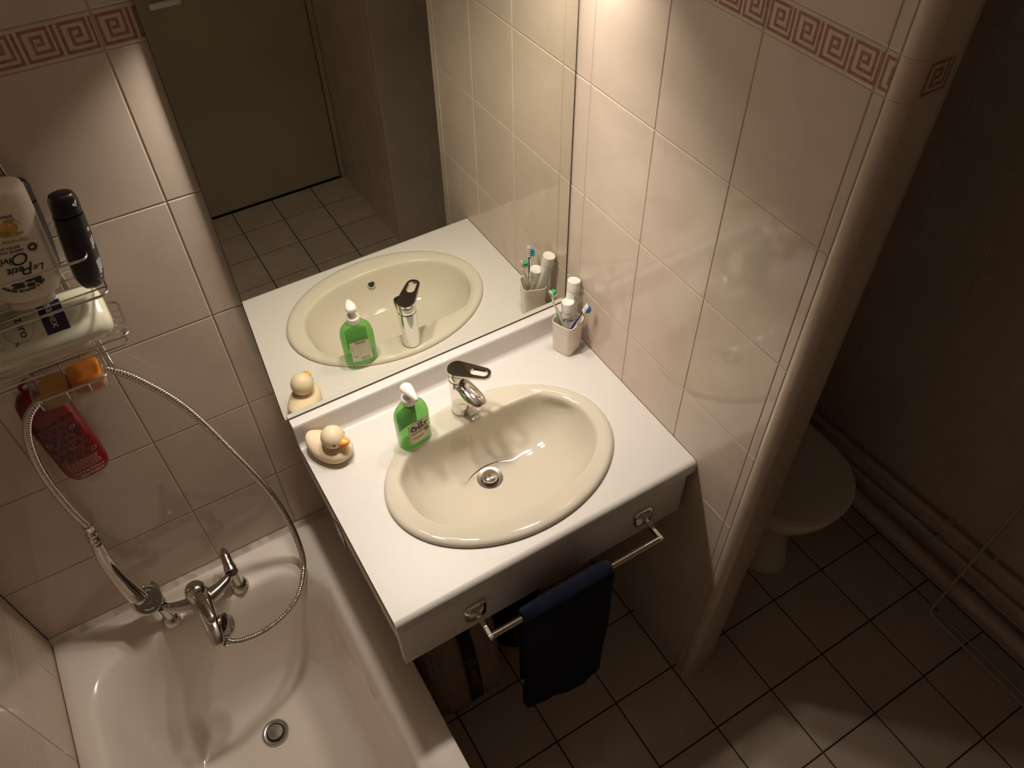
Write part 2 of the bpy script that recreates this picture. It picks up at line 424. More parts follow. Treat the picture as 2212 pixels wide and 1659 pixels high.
# front edge rolled over, lip, and the coved upstand behind, as one profile along x
prof = [(-.529, ZC)] + [(-.529-.014*sin(k*PI/16), ZC-.014+.014*cos(k*PI/16)) for k in range(1, 9)] + [(-.543, ZC-.034), (-.541, ZC-.036), (-.528, ZC-.036), (-.528, ZC-.03)]
mb.loft([[(XA, y, z) for y, z in prof], [(XB, y, z) for y, z in prof]], True, True)
cove = [(-.046, ZC)] + [(-.046+.014*sin(k*PI/16), ZC+.014-.014*cos(k*PI/16)) for k in range(1, 9)] + [(-.030, ZC+.060)] + \
       [(-.0255-.0045*cos(k*PI/12), ZC+.060+.0085*sin(k*PI/12)) for k in range(1, 7)] + [(-.002, ZC+.0705), (-.002, ZC-.03), (-.046, ZC-.03)]
mb.loft([[(XA, y, z) for y, z in cove], [(XB, y, z) for y, z in cove]], True, True)
mb.build('worktop', M_LAM, t, ang=40)
mb = MB(); mb.rbox(XA+.0006, -.018, -.537, -.519, .706, ZC-.0365, .0015); mb.build('apron', M_LAM, t)
mb = MB(); mb.rbox(XA, XA+.018, -.5185, -.004, .800, ZC-.0365, .0012)
mb.build('side_panel', M_LAMEDGE, t)
mb = MB(); mb.rbox(XA-.004, XA-.0005, -.255, -.215, .775, .835, .001); mb.build('bracket', M_STEEL, t)

# ------------------------------------------------------------------ washbasin
t = thing('washbasin', 'cream oval ceramic washbasin set into the white counter', 'washbasin', (BX, BY, ZC))
NB = 96
def bowl_ring(k, z, dx=0, dy=0, blend=0.0):
    r = []
    for i in range(NB):
        a = 2*PI*i/NB; ca, sa = cos(a), sin(a)
        n = 4.0 if sa > 0 else 2.25
        rx = .234*k; ry = (.122 if sa > 0 else .152)*k
        x = rx*math.copysign(abs(ca)**(2/n), ca); y = ry*math.copysign(abs(sa)**(2/n), sa)
        ex, ey = .20*k*ca, .135*k*sa
        X_, Y_ = -.366 + dx + x*(1-blend)+ex*blend, -.302 + dy + y*(1-blend)+ey*blend
        e_ = math.sqrt(((X_-BX)/(BA-.022))**2 + ((Y_-BY)/(BB-.022))**2)
        lim = .97*k if k > .96 else 1
        if e_ > lim: X_, Y_ = BX+(X_-BX)*lim/e_, BY+(Y_-BY)*lim/e_
        r.append((X_, Y_, z))
    return r
def oval(k, z): return [(BX+(BA+k)*cos(2*PI*i/NB), BY+(BB+k)*sin(2*PI*i/NB), z) for i in range(NB)]
rings = [oval(-.013, ZC-.02), oval(-.013, ZC+.0005), oval(0, ZC+.0005), oval(.001, ZC+.005), oval(-.002, ZC+.010), oval(-.008, ZC+.0125), oval(-.018, ZC+.0125)]
o1 = oval(-.02, ZC+.012); b1 = bowl_ring(1.02, ZC+.0105)
rings.append([tuple((p[q]*.5+r[q]*.5) for q in range(3)) for p, r in zip(o1, b1)])
rings += [b1, bowl_ring(1.0, ZC+.0095), bowl_ring(.983, ZC+.006), bowl_ring(.972, ZC-.001), bowl_ring(.955, ZC-.015, 0, 0, .05), bowl_ring(.93, ZC-.035, 0, .001, .1),
          bowl_ring(.89, ZC-.058, 0, .002, .25), bowl_ring(.82, ZC-.080, 0, .004, .4), bowl_ring(.70, ZC-.098, -.001, .009, .6), bowl_ring(.52, ZC-.110, -.003, .016, .8), bowl_ring(.40, ZC-.1155, -.005, .022, 1)]
DR = (-.3785, -.2600, ZC-.122)
rings.append([(DR[0]+.031*cos(2*PI*i/NB), DR[1]+.031*sin(2*PI*i/NB), ZC-.1205) for i in range(NB)])
rings.append([(DR[0]+.029*cos(2*PI*i/NB), DR[1]+.029*sin(2*PI*i/NB), ZC-.140) for i in range(NB)])
rings.insert(-2, [(DR[0]+.05*cos(2*PI*i/NB), DR[1]+.046*sin(2*PI*i/NB), ZC-.1190) for i in range(NB)])
mb = MB(); mb.loft(rings, False, True); mb.build('bowl', M_CERAM, t, ang=60)
mb = MB(); Mt = Matrix.Translation((DR[0], DR[1], ZC-.1222))
mb.lathe([(.020,-.010),(.0205,.0005),(.024,.0015),(.030,.0028),(.0315,.0032),(.0315,.0012),(.0305,-.002)], 40, Mt, False, False); dr = mb.build('drain', M_STEEL, t)
mb = MB(); mb.lathe([(.008,-.01),(.008,.004),(.0185,.006),(.0200,.0085),(.019,.0112),(.014,.0135),(.007,.0146),(.0005,.015)], 40, Mt); mb.build('plug', M_CHROME, dr)
mb = MB(); Mo = Matrix.Translation((-.362, -.4432, .866)) @ Matrix.Rotation(math.radians(-58), 4, 'X')
mb.lathe([(.0125,.002),(.0115,.004),(.0095,.004),(.0090,-.004)], 24, Mo, False, False); ov = mb.build('overflow', M_CERAM, t)
mb = MB(); mb.lathe([(.0094,.0015),(.0001,.0014)], 24, Mo, False, False); mb.build('overflow_hole', M_DARK, ov)
mb = MB()
txt(mb, 'Selles', .011, lambda x, y, z: (-.3635+x*.98+y*.1, -.1685+x*.02+y, ZC+.0128+z), depth=.0001); mb.build('lettering', M_GREYT, t, ang=0)

# ------------------------------------------------------------------ single lever tap on the basin
TX, TY, TZ = -.3800, -.1380, ZC+.0125
t = thing('basin_tap', 'chrome single lever tap with looped handle on the basin', 'tap', (TX, TY, TZ))
R = .0225
mb = MB(); mb.lathe([(R+.001,0),(R+.001,.003),(R,.004),(R,.109),(R-.0015,.111),(R-.0015,.113)], 48, Matrix.Translation((TX,TY,TZ))); mb.build('body', M_CHROME, t)
mb = MB(); aS = math.radians(-90+10)
def sp(l, wv, z): return (TX+l*cos(aS)-wv*sin(aS), TY+l*sin(aS)+wv*cos(aS), TZ+z)
rings = []
for l, top, bot, hw in ((.002,.110,.018,.0224),(.016,.1085,.036,.0224),(.030,.106,.053,.0222),(.045,.1025,.067,.0215),(.060,.0985,.076,.0205),(.072,.0945,.0795,.0185),(.080,.0915,.0805,.0145),(.0835,.089,.082,.007)):
    ring = []
    for i in range(24):
        a = 2*PI*i/24; ca, sa = cos(a), sin(a)
        xx = hw*math.copysign(abs(ca)**(2/3.2), ca); zz = (top+bot)/2 + (top-bot)/2*math.copysign(abs(sa)**(2/3.2), sa)
        ring.append(sp(l, xx, zz))
    rings.append(ring)
mb.loft(rings); mb.build('spout', M_CHROME, t, ang=50)
mb = MB(); mb.lathe([(.0115,-.008),(.0125,-.006),(.0125,.004)], 24, Matrix.Translation(sp(.064,0,.0735))); mb.build('aerator', M_CHROME, t)
mb = MB(); mb.lathe([(R-.0005,.1135),(R,.1145),(R,.133),(R-.001,.1345)], 48, Matrix.Translation((TX,TY,TZ))); cap = mb.build('cartridge_cap', M_CHROME, t)
# lever plate: rounded slab with an oblong hole
aL = math.radians(-47); N = 64; pl = []; ph = []
Lv = .078
for i in range(N):
    a = 2*PI*i/N; ca, sa = cos(a), sin(a)
    ox = (.0235*ca if ca < 0 else Lv-.0175 + .0175*ca); rr = .0235 if ca < 0 else .0175
    pl.append((ox, rr*sa)); hx = (.040 + .0095*ca) if ca < 0 else (Lv-.0175 + .0095*ca); ph.append((hx, .0095*sa))
def lv(p, h):
    x, y = p; zz = .1345 + h + .07*max(0, x)*.35
    return (TX+x*cos(aL)-y*sin(aL), TY+x*sin(aL)+y*cos(aL), TZ+zz)
def sc(pts, k, c=0): return [(x+k*(x-(.03 if c else .03))/abs((x-.03) or 1)*.0 + k*cosn, y+k*sinn) for (x, y), (cosn, sinn) in zip(pts, [(cos(2*PI*i/N), sin(2*PI*i/N)) for i in range(N)])]
plo, pli = pl, sc(pl, -.0012); pho, phi = ph, sc(ph, .0010)
mb = MB()
mb.loft([[lv(p, 0) for p in pho], [lv(p, 0) for p in pli], [lv(p, .001) for p in plo], [lv(p, .0068) for p in plo], [lv(p, .008) for p in pli], [lv(p, .008) for p in phi], [lv(p, .0068) for p in pho], [lv(p, 0) for p in pho]], False, False)
lever = mb.build('lever', M_CHROME, t, ang=30)
mb = MB(); txt(mb, 'GROHE', .0062, lambda x, y, z: lv((.002+x*.15+y, x*.9), .0081+z), depth=.00005); mb.build('lettering', M_SILVERT, lever, ang=0)

# ------------------------------------------------------------------ bottle tools
def bottle_rings(spec, N=48): return [sring(a, b, n, z, N) for z, a, b, n in spec]
def front_of(spec, side=-1, upside=False):
    """local point on the front (-y) of a bottle built from spec, x right, z up, raised by h"""
    def fn(x, z, h=0.0003):
        for (z0,a0,b0,n0),(z1,a1,b1,n1) in zip(spec[:-1], spec[1:]):
            if z0 <= z <= z1: k = (z-z0)/((z1-z0) or 1); break
        else: k = 0 if z < spec[0][0] else 1
        a = a0+(a1-a0)*k; b = b0+(b1-b0)*k; n = n0+(n1-n0)*k
        q = min(abs(x)/a, .999); y = b*(1-q**n)**(1/n)
        return (x if side < 0 else -x, side*(y+h), z)
    return fn
def up_fn(fn, H): return lambda x, y, h=.0003: fn(-x, H-y, h)

# ------------------------------------------------------------------ green hand soap on the basin rim
spec = [(0,.0355,.0215,2.6),(.0015,.039,.0245,2.6),(.005,.0405,.0258,2.6),(.085,.0405,.0258,2.6),(.098,.0385,.0245,2.5),(.109,.034,.0225,2.3),(.117,.027,.0195,2.1),(.1225,.0185,.0165,2),(.1245,.0145,.0145,2),(.131,.0142,.0142,2)]
t = thing('soap_dispenser', 'green liquid soap bottle with white pump standing on the basin rim', 'soap dispenser', (-.5110, -.1560, ZC+.0128), (0, 0, math.radians(9)))
mb = MB(); mb.loft(bottle_rings(spec)); bt = mb.build('bottle', M_GREEN, t, world=False, ang=50)
fn = front_of(spec)
mb = MB(); gridpatch(mb, -.026, .028, .016, .08, fn, .0004, 12, 6, top=lambda x: .085-.006*((x-.001)/.027)**2); lb = mb.build('label', M_LABEL, t, world=False)
mb = MB(); strip(mb, [(-.0245,.0175),(.0265,.0175),(.0265,.078),(.013,.0818),(.001,.083),(-.012,.0818),(-.0245,.078)], .0006, lambda x,y,h: fn(x,y,.0007), closed=True)
txt(mb, 'LE', .011, lambda x,y,z: fn(.004+x, .0745+y, .0007+z), bold=.0006)
txt(mb, 'CHAT', .0165, lambda x,y,z: fn(.001+x*.98, .062+y, .0007+z), bold=.0011)
poly(mb, [(-.019,.071),(-.016,.0755),(-.013,.072),(-.0105,.0755),(-.010,.0695),(-.018,.0695)], lambda x,y,h: fn(x,y,.0007))
strip(mb, ell(.0205,.043,.0058,.0058), .0016, lambda x,y,h: fn(x,y,.0009), closed=True); txt(mb, '0%', .0065, lambda x,y,z: fn(.0205+x, .043+y, .0009+z))
for k, (a, b) in enumerate(((-.021,.023),(-.021,.018))): strip(mb, [(a,.0225-.0025*k),(b,.0225-.0025*k)], .0008, lambda x,y,h: fn(x,y,.0007))
mb.build('lettering', M_BLACKT, lb, world=False, ang=0)
mb = MB(); gridpatch(mb, -.021, .021, .045, .0515, fn, .0006, 8, 1)
strip(mb, [(-.016,.035),(-.008,.0305),(0,.0315),(.010,.0345)], .0022, lambda x,y,h: fn(x,y,.0007))
for q in range(9): poly(mb, ell(-.017+.003*q, .031+.0022*sin(q*1.7), .0022, .0012, 8), lambda x,y,h: fn(x,y,.0008))
mb.build('label_print', M_OLIVE, lb, world=False, ang=0)
fb = front_of(spec, 1)
mb = MB(); gridpatch(mb, -.025, .025, .016, .083, fb, .0004, 12, 6, top=lambda x: .084-.005*(x/.025)**2); lb2 = mb.build('label', M_LABEL, t, world=False)
mb = MB(); txt(mb, 'CHAT', .0095, lambda x,y,z: fb(x-.001, .0775+y, .0007+z), bold=.0008)
for k in range(13): 
    xw = .0028*k-.0205
    strip(mb, [(xw*.62+.010,.0185),(xw*.62+.010,.028)], (.0006,.0012,.0009)[k%3], lambda x,y,h: fb(x-.016,y,.0007))
for k in range(9): strip(mb, [(-.022,.0705-.0042*k),(.021 if k < 5 else .004,.0705-.0042*k)], .0010, lambda x,y,h: fb(x,y,.0007))
strip(mb, [(-.022,.061),(.022,.061),(.022,.0555),(-.022,.0555)], .0004, lambda x,y,h: fb(x,y,.0008), closed=True)
strip(mb, [(.008,.033),(.020,.033)], .0018, lambda x,y,h: fb(x,y,.0008))
mb.build('lettering', M_GREYT, lb2, world=False, ang=0)
mb = MB(); mb.lathe([(.0155,.126),(.0165,.127),(.0165,.141),(.015,.1425),(.0095,.143),(.0085,.1455)], 32)
pump = mb.build('pump_collar', M_WHITE, t, world=False)
mb = MB(); mb.lathe([(.0055,.143),(.0055,.156)], 16); 
rings = []
for l, hw, zt, zb in ((-.0145,.004,.1725,.166),(-.012,.0105,.176,.162),(-.004,.0138,.1795,.158),(.006,.0132,.1795,.157),(.018,.0098,.1765,.158),(.030,.0062,.1705,.158),(.0365,.0035,.166,.1565)):
    rings.append([(hw*cos(2*PI*i/16), -l, (zt+zb)/2+(zt-zb)/2*sin(2*PI*i/16)) for i in range(16)])
mb.loft(rings); mb.build('pump_head', M_WHITE, t, world=False, ang=50)

# ------------------------------------------------------------------ rubber duck
t = thing('rubber_duck', 'pale yellow rubber duck with orange beak at the counter\'s left end', 'rubber duck', (-.6860, -.0900, ZC), (0, 0, math.radians(-54)))
mb = MB(); NR = 28; rings = []
# body stations along local x: (x, half width, bottom, top)
for x, hw, zb, zt in ((-.0615,.004,.036,.043),(-.0605,.009,.032,.0475),(-.056,.0165,.024,.0495),(-.048,.0245,.013,.0490),(-.036,.0315,.0045,.0462),(-.020,.0365,.0008,.0440),(0,.0385,0,.0430),(.018,.0375,.0004,.0440),(.032,.0325,.0035,.0440),(.042,.025,.0095,.0405),(.0485,.016,.016,.0345),(.0515,.007,.022,.029)):
    ring = []
    for i in range(NR):
        a = 2*PI*i/NR; ca, sa = cos(a), sin(a); zc = zb + (zt-zb)*.46
        ring.append((x, hw*ca, zc + ((zt-zc) if sa > 0 else (zc-zb))*math.copysign(abs(sa)**.85, sa)))
    rings.append(ring)
mb.loft(rings); body = mb.build('body', M_DUCK, t, world=False, ang=0); body.data.shade_smooth()
md = body.modifiers.new('smooth', 'SUBSURF'); md.levels = 1; md.render_levels = 2
mb = MB(); hc = Vector((.012, 0, .0665))
mb.lathe([(.0005,-.0278)] + [(.0268*cos(a), .0272*sin(a)) for a in [(-80+10*k)*PI/180 for k in range(17)]] + [(.0005,.0274)], 36, Matrix.Translation(hc))
head = mb.build('head', M_DUCK, t, world=False, ang=80)
mb = MB(); rings = []
for x, hw, zc, hh in ((.0215,.0135,.0005,.0095),(.027,.0128,.001,.0088),(.033,.0105,.0018,.0066),(.0385,.0065,.003,.0042),(.041,.002,.004,.0015)):
    rings.append([(hc.x+x, hw*cos(2*PI*i/20), hc.z-.0035+zc+hh*sin(2*PI*i/20)) for i in range(20)])
mb.loft(rings); bk = mb.build('beak', M_BEAK, head, world=False, ang=60)
mb = MB(); mb.tube([(hc.x+.0255, .0131, hc.z-.0065),(hc.x+.033,.0108,hc.z-.005),(hc.x+.0405,.003,hc.z-.0015),(hc.x+.0418,0,hc.z-.0012),(hc.x+.0405,-.003,hc.z-.0015),(hc.x+.033,-.0108,hc.z-.005),(hc.x+.0255,-.0131,hc.z-.0065)], .0016, 8, sy=.7)
mb.build('mouth', M_BEAK2, bk, world=False)
for sgn in (1, -1):
    d = Vector((.62, sgn*.765, .03)).normalized(); q = d.to_track_quat('Z', 'Y').to_matrix().to_4x4(); q.translation = hc + d*.0262
    mb = MB(); mb.lathe([(.0034,0),(.0031,.0008),(.0015,.0013),(.0003,.0014)], 16, q); mb.build('eye', M_BLACKT, head, world=False)

# ------------------------------------------------------------------ tumbler with brushes and tubes
t = thing('tumbler', 'off-white square ceramic tumbler in the counter corner holding toothbrushes', 'tumbler', (-.0490, -.0880, ZC), (0, 0, math.radians(21)))
mb = MB()
def sq(h, z, n=5): return sring(h, h, n, z, 48)
mb.loft([sq(.0255,.0), sq(.0275,.0012), sq(.0285,.006), sq(.0315,.092), sq(.0322,.0955), sq(.0318,.0975), sq(.0302,.0975), sq(.0292,.0955), sq(.0285,.092), sq(.0262,.008), sq(.024,.005)])
mb.build('cup', M_TUMB, t, world=False, ang=50)

def brush(name, lab, base, tip, face, mats, hl, seg, group):
    """toothbrush: handle from base to neck, head with bristle tufts towards face"""
    b = Vector(base); p = Vector(tip); ax = (p-b).normalized(); fc = Vector(face); fc = (fc-ax*fc.dot(ax)).normalized(); sd = ax.cross(fc); L = (p-b).length
    t = thing(name, lab, 'toothbrush', base)
    def W(l, s, f): return tuple(b + ax*l + sd*s + fc*f)
    mb = MB(); rings = []
    for l, hs, hf, off in seg:
        rings.append([W(l*L, hs*cos(2*PI*i/14), off+hf*sin(2*PI*i/14)) for i in range(14)])
    mb.loft(rings); h = mb.build('handle', mats[0], t, ang=50)
    if mats[1]:
        mb = MB(); rings = []
        for l, hs, hf, off in [q for q in seg if q[0] < hl[0]]: rings.append([W(l*L, hs*.8*cos(2*PI*i/14), off-.0009+hf*sin(2*PI*i/14)) for i in range(14)])
        mb.loft(rings); mb.build('grip', mats[1], t, ang=50)
    mb = MB(); rings = []
    for l, k in ((hl[1],.45),(hl[1]+.03,.8),(hl[1]+.09,1),(.95,1),(.985,.75),(1.0,.3)):
        rings.append([W(l*L, .0068*k*cos(2*PI*i/18), .0025*k*sin(2*PI*i/18)) for i in range(18)])
    mb.loft(rings); hd = mb.build('head', mats[2], t, ang=50)
    if mats[3]:
        mb = MB()
        for k in range(6 if mats[5] else 1):
            if mats[5]:
                l = hl[1]+.045+k*.03; rings = []
                for e in (-.008,.008): rings.append([W((l+e*.9)*L, s*.0069, f-.0006*abs(s)) for s, f in ((-.95,-.0005),(-.5,-.0029),(.5,-.0029),(.95,-.0005))])
                mb.loft(rings, True, True)
            else:
                rings = []
                for l, kk in ((hl[1]+.055,.3),(hl[1]+.075,.62),(.94,.62),(.965,.3)): rings.append([W(l*L, .0068*kk*cos(2*PI*i/14), -.0016-.0013*kk+.0008*sin(2*PI*i/14)) for i in range(14)])
                mb.loft(rings)
        mb.build('head_back', mats[3], hd, ang=40)
    for r in range(6):
        l = hl[1]+.045 + r*(1-.06-hl[1]-.03)/6
        for c in (-1, 0, 1):
            mb = MB(); ln = .0105 + .0012*((r+c) % 2)
            mb.tube([W(l*L, c*.004, .0015), W(l*L+.0006*(r-2.5), c*.0046, .002+ln)], .0019, 7)
            mb.build('bristles', mats[4][0 if r >= 3 else 1], hd, ang=50)
    return t
GB = [(0,.0045,.004,0),(.15,.0055,.0045,0),(.45,.0062,.0048,0),(.62,.0055,.0045,.0005),(.70,.0035,.003,.001),(.78,.0026,.0024,-.0035),(.84,.0028,.0022,-.0012)]
brush('toothbrush', 'white and green toothbrush with green bristles leaning left in the tumbler', (-.0450,-.0950,ZC+.009), (-.0935,-.0715,1.0905), (.9,.2,.0), (M_CREAMP, M_BRGREEN, M_CREAMP, M_BRGREEN, (M_BRISTG, M_BRISTW), False), (.68,.84), GB, 'toothbrushes')
BBs = [(0,.0045,.004,0),(.2,.0055,.0045,0),(.5,.0062,.0048,0),(.66,.005,.0042,0),(.72,.0036,.003,0),(.80,.0028,.0026,0),(.85,.0030,.0024,0)]
brush('toothbrush', 'white and navy toothbrush with blue bristles leaning right in the tumbler', (-.0560,-.0800,ZC+.009), (-.0305,-.1370,1.0600), (.75,-.05,-.3), (M_WHITE, M_BLUE, M_BLUE, M_WHITE, (M_BRISTB, M_BRISTT), True), (.86,.83), BBs, 'toothbrushes')

def tube_paste(lab, base, cap, yaw, cap_r, shoulder, print_fn):
    b = Vector(base); c = Vector(cap); ax = (c-b).normalized(); L = (c-b).length
    yv = -Vector((cos(yaw), sin(yaw), 0)); yv = (yv - ax*yv.dot(ax)).normalized(); xv = yv.cross(ax)
    q = Matrix((xv, yv, ax)).transposed().to_4x4(); q.translation = b
    t = thing('toothpaste_tube', lab, 'toothpaste', base)
    body_top = L-.026
    spec = [(0,.021,.0014,2.2),(.008,.021,.0022,2.2),(body_top*.5,.0195,.0095,2.2),(body_top*.85,.0165,.0128,2.1),(body_top-.003,.0148,.0140,2),(body_top,.0140,.0138,2)]
    mb = MB(); mb.loft([[(q @ Vector(p))[:] for p in r] for r in bottle_rings(spec, 32)]); bd = mb.build('body', M_TUBE, t, ang=50)
    mb = MB(); mb.lathe([(.0135,body_top-.001),(cap_r-.0003,body_top),(cap_r,body_top+.001),(cap_r,L-.0012),(cap_r-.0008,L-.0002),(cap_r-.002,L),(cap_r-.0035,L-.0004)], 36, q); mb.build('cap', M_WHITE, t)
    f0 = front_of(spec)
    print_fn(lambda x, z, h=.0004: tuple(q @ Vector(f0(x, z, h))), body_top, bd)
def pf(fn, T, bd):
    mb = MB(); strip(mb, [(-.009,T-.008),(.010,T-.008)], .0014, fn); strip(mb, [(-.009,T-.0105),(.010,T-.0105)], .0012, fn); mb.build('grey_lettering', M_GREYT, bd, ang=0)
    mb = MB(); poly(mb, ell(-.0075,T-.022,.0055,.0055), fn); strip(mb, [(-.001,T-.018),(.004,T-.0172),(.009,T-.0155),(.012,T-.0150)], .0022, fn)
    txt(mb, 'whitening', .0058, lambda x,y,z: fn(.0062+x*.62, T-.0245+y, .0005+z), bold=.0002); mb.build('blue_print', M_NAVY, bd, ang=0)
    mb = MB(); poly(mb, [(-.0098,T-.0245),(-.0098,T-.021),(-.0085,T-.0185),(-.0078,T-.021),(-.0068,T-.018),(-.006,T-.021),(-.0052,T-.0245)], lambda x,y,h: fn(x,y,.0007)); mb.build('tooth_emblem', M_TUBE, bd, ang=0)
tube_paste('white toothpaste tube with blue print and low cap at tumbler front', (-.0520,-.0930,ZC+.008), (-.0455,-.0790,1.0385), math.radians(-108), .0158, 0, pf)
def pf2(fn, T, bd):
    mb = MB()
    for k in range(6): strip(mb, [(-.002+.0022*k-.003,T-.006-.003*k),(-.002+.0016*k+.003,T-.016-.003*k)], .0009, fn)
    strip(mb, [(.002,T-.0035),(.008,T-.0035)], .0009, fn)
    mb.build('leaf_print', M_OLIVE, bd, ang=0)
tube_paste('white crumpled toothpaste tube with higher cap at tumbler back', (-.0450,-.0810,ZC+.008), (-.0180,-.0620,1.0815), math.radians(-100), .0158, 0, pf2)

# ------------------------------------------------------------------ bathtub
ZR = .575
t = thing('bathtub', 'cream white enamelled bathtub along the left wall', 'bathtub', (-1.065, -.86, 0))
def rect_ring(x0, x1, y0, y1, r, z, N=16):
    out = []
    for cx, cy, a0 in ((x1-r, y1-r, 0), (x0+r, y1-r, PI/2), (x0+r, y0+r, PI), (x1-r, y0+r, 3*PI/2)):
        for k in range(N): out.append((cx+r*cos(a0+PI/2*k/(N-1)), cy+r*sin(a0+PI/2*k/(N-1)), z))
    return out
X0, X1, Y0, Y1 = XL+.001, -.716, -1.72, -.0015
rs = [rect_ring(X0,X1,Y0,Y1,.004,0), rect_ring(X0,X1,Y0,Y1,.004,ZR-.012), rect_ring(X0+.001,X1-.002,Y0+.002,Y1-.001,.006,ZR-.003), rect_ring(X0+.004,X1-.008,Y0+.008,Y1-.004,.012,ZR),
      rect_ring(-1.375,-.800,-1.63,-.098,.11,ZR), rect_ring(-1.366,-.808,-1.62,-.106,.115,ZR-.004), rect_ring(-1.359,-.815,-1.61,-.113,.12,ZR-.014),
      rect_ring(-1.345,-.83,-1.56,-.128,.125,ZR-.08), rect_ring(-1.325,-.850,-1.48,-.150,.13,ZR-.20), rect_ring(-1.305,-.868,-1.40,-.172,.13,ZR-.31),
      rect_ring(-1.285,-.888,-1.36,-.195,.12,ZR-.350), rect_ring(-1.255,-.918,-1.32,-.225,.10,ZR-.372), rect_ring(-1.20,-.97,-1.25,-.28,.07,ZR-.378), rect_ring(-1.10,-1.05,-1.0,-.33,.02,ZR-.380)]
mb = MB(); mb.loft(rs, False, True); mb.build('tub', M_BATH, t, ang=50)
DZ = .1975
mb = MB(); Mt = Matrix.Translation((-1.0725, -.3040, DZ))
mb.lathe([(.0225,.0005),(.024,.0022),(.029,.0038),(.0335,.0035),(.0345,.0018),(.0345,-.001)], 40, Mt, False, False); mb.lathe([(.0226,.0008),(.0005,.0007)], 40, Mt, False, False, 1)
dr = mb.build('drain', [M_STEEL, M_DARK], t)
mb = MB(); mb.lathe([(.016,.0006),(.0185,.003),(.0195,.0062),(.0185,.0075),(.0005,.0085)], 40, Mt); mb.build('plug', M_STEEL, dr)
mb = MB()
ed = spl([(-1.417,-.010,ZR+.010),(-1.30,-.0095,ZR+.0085),(-1.15,-.009,ZR+.0095),(-1.0,-.009,ZR+.0085),(-.85,-.010,ZR+.009),(-.717,-.009,ZR+.008)], 8)
mb.loft([[(x, -.0012, z+.004), (x, y, ZR+.002+.001*sin(x*60)), (x, y-.004, ZR+.0003), (x, -.0012, ZR)] for x, y, z in ed]); mb.build('sealant', M_SILICONE, t, ang=60)

# ------------------------------------------------------------------ bath mixer on the back rim
t = thing('bath_mixer', 'worn chrome lever bath mixer on the back rim of the tub', 'tap', (-1.078, -.09, ZR))
def cyl(mb, p, q, r, seg=20, rf=None, mi=0):
    p, q = Vector(p), Vector(q); n = len(rf) if rf else 2
    pts = [p + (q-p)*(k/(n-1)) for k in range(n)]
    mb.tube(pts, r, seg, rf=(lambda i: rf[i]) if rf else None, mi=mi)
ZM = .640
LE, RE = Vector((-1.162, -.094, ZM)), Vector((-.995, -.094, ZM))
mb = MB()
rings = []
for k in range(17):
    u = k/16; x = LE.x + (RE.x-LE.x)*u; s = abs(u-.5)*2
    y = -.094 - .030*(1-s**2) ; hh = .0105 + .0065*(1-s)**1.2; hw = .0125 + .012*(1-s)**1.5
    if k in (0, 16): hh *= .5; hw *= .5
    rings.append([(x, y+hw*cos(2*PI*i/20), ZM+hh*sin(2*PI*i/20)) for i in range(20)])
mb.loft(rings)
mb.build('body', M_CHROME_OLD, t, ang=60)
for e in (LE, RE):
    s = 1 if e is RE else -1
    mb = MB(); cyl(mb, e+Vector((0,.004,.004)), e+Vector((.002,.060,.028)), .012, 24, [.0155,.0155,.013,.0122,.0122,.0115,.0085,.003]); mb.build('union', M_CHROME_OLD, t, ang=40)
    mb = MB(); mb.lathe([(.022,.0),(.0215,.006),(.017,.016),(.0125,.020),(.0125,.068)], 28, Matrix.Translation((e.x+.002, e.y+.002, ZR-.0005))); mb.build('pillar', M_CHROME_OLD, t)
mb = MB()
rings = []
for l, hw, zt, zb in ((.0,.026,.026,-.020),(.02,.0245,.022,-.020),(.05,.021,.012,-.022),(.08,.0185,.004,-.026),(.105,.017,-.004,-.030),(.118,.013,-.010,-.030),(.122,.006,-.014,-.026)):
    rings.append([(-1.078+hw*cos(2*PI*i/24), -.120-l, ZM+(zt+zb)/2+(zt-zb)/2*math.copysign(abs(sin(2*PI*i/24))**.8, sin(2*PI*i/24))) for i in range(24)])
mb.loft(rings); mb.build('spout', M_CHROME_OLD, t, ang=60)
mb = MB(); mb.lathe([(.024,.0),(.0255,.004),(.0255,.016),(.0245,.026),(.0205,.036),(.0135,.0425),(.006,.0455),(.0005,.046)], 36, Matrix.Translation((-1.078, -.118, ZM+.014)))
dm = mb.build('lever_dome', M_CHROME_OLD, t, ang=50)
mb = MB(); rings = []
for l, hw, zc, hh in ((.012,.0115,.045,.006),(.03,.0122,.047,.0052),(.06,.0118,.045,.0046),(.083,.0112,.0415,.0052),(.094,.009,.0385,.0055),(.098,.004,.037,.003)):
    rings.append([(-1.078+hw*math.copysign(abs(cos(2*PI*i/20))**.6, cos(2*PI*i/20))+l*.10, -.118-l, ZM+zc+hh*sin(2*PI*i/20)) for i in range(20)])
mb.loft(rings); mb.build('lever', M_CHROME_OLD, dm, ang=50)
Md = Matrix.Translation((-1.058, -.192, ZM-.030)) @ Matrix.Rotation(math.radians(62), 4, 'Y') @ Matrix.Rotation(math.radians(28), 4, 'X')
mb = MB(); mb.lathe([(.020,-.012),(.028,-.008),(.0295,.004),(.0275,.012),(.0235,.0155),(.019,.0165),(.0185,.0155),(.014,.0168),(.0135,.0158),(.0085,.017),(.008,.016),(.0005,.0172)], 36, Md); mb.build('diverter_knob', M_CHROME_OLD, t, ang=30)
mb = MB(); mb.lathe([(.0105,-.018),(.0115,-.012),(.0115,.0)], 20, Matrix.Translation((-1.062, -.232, ZM-.030))); mb.build('outlet', M_CHROME_OLD, t)

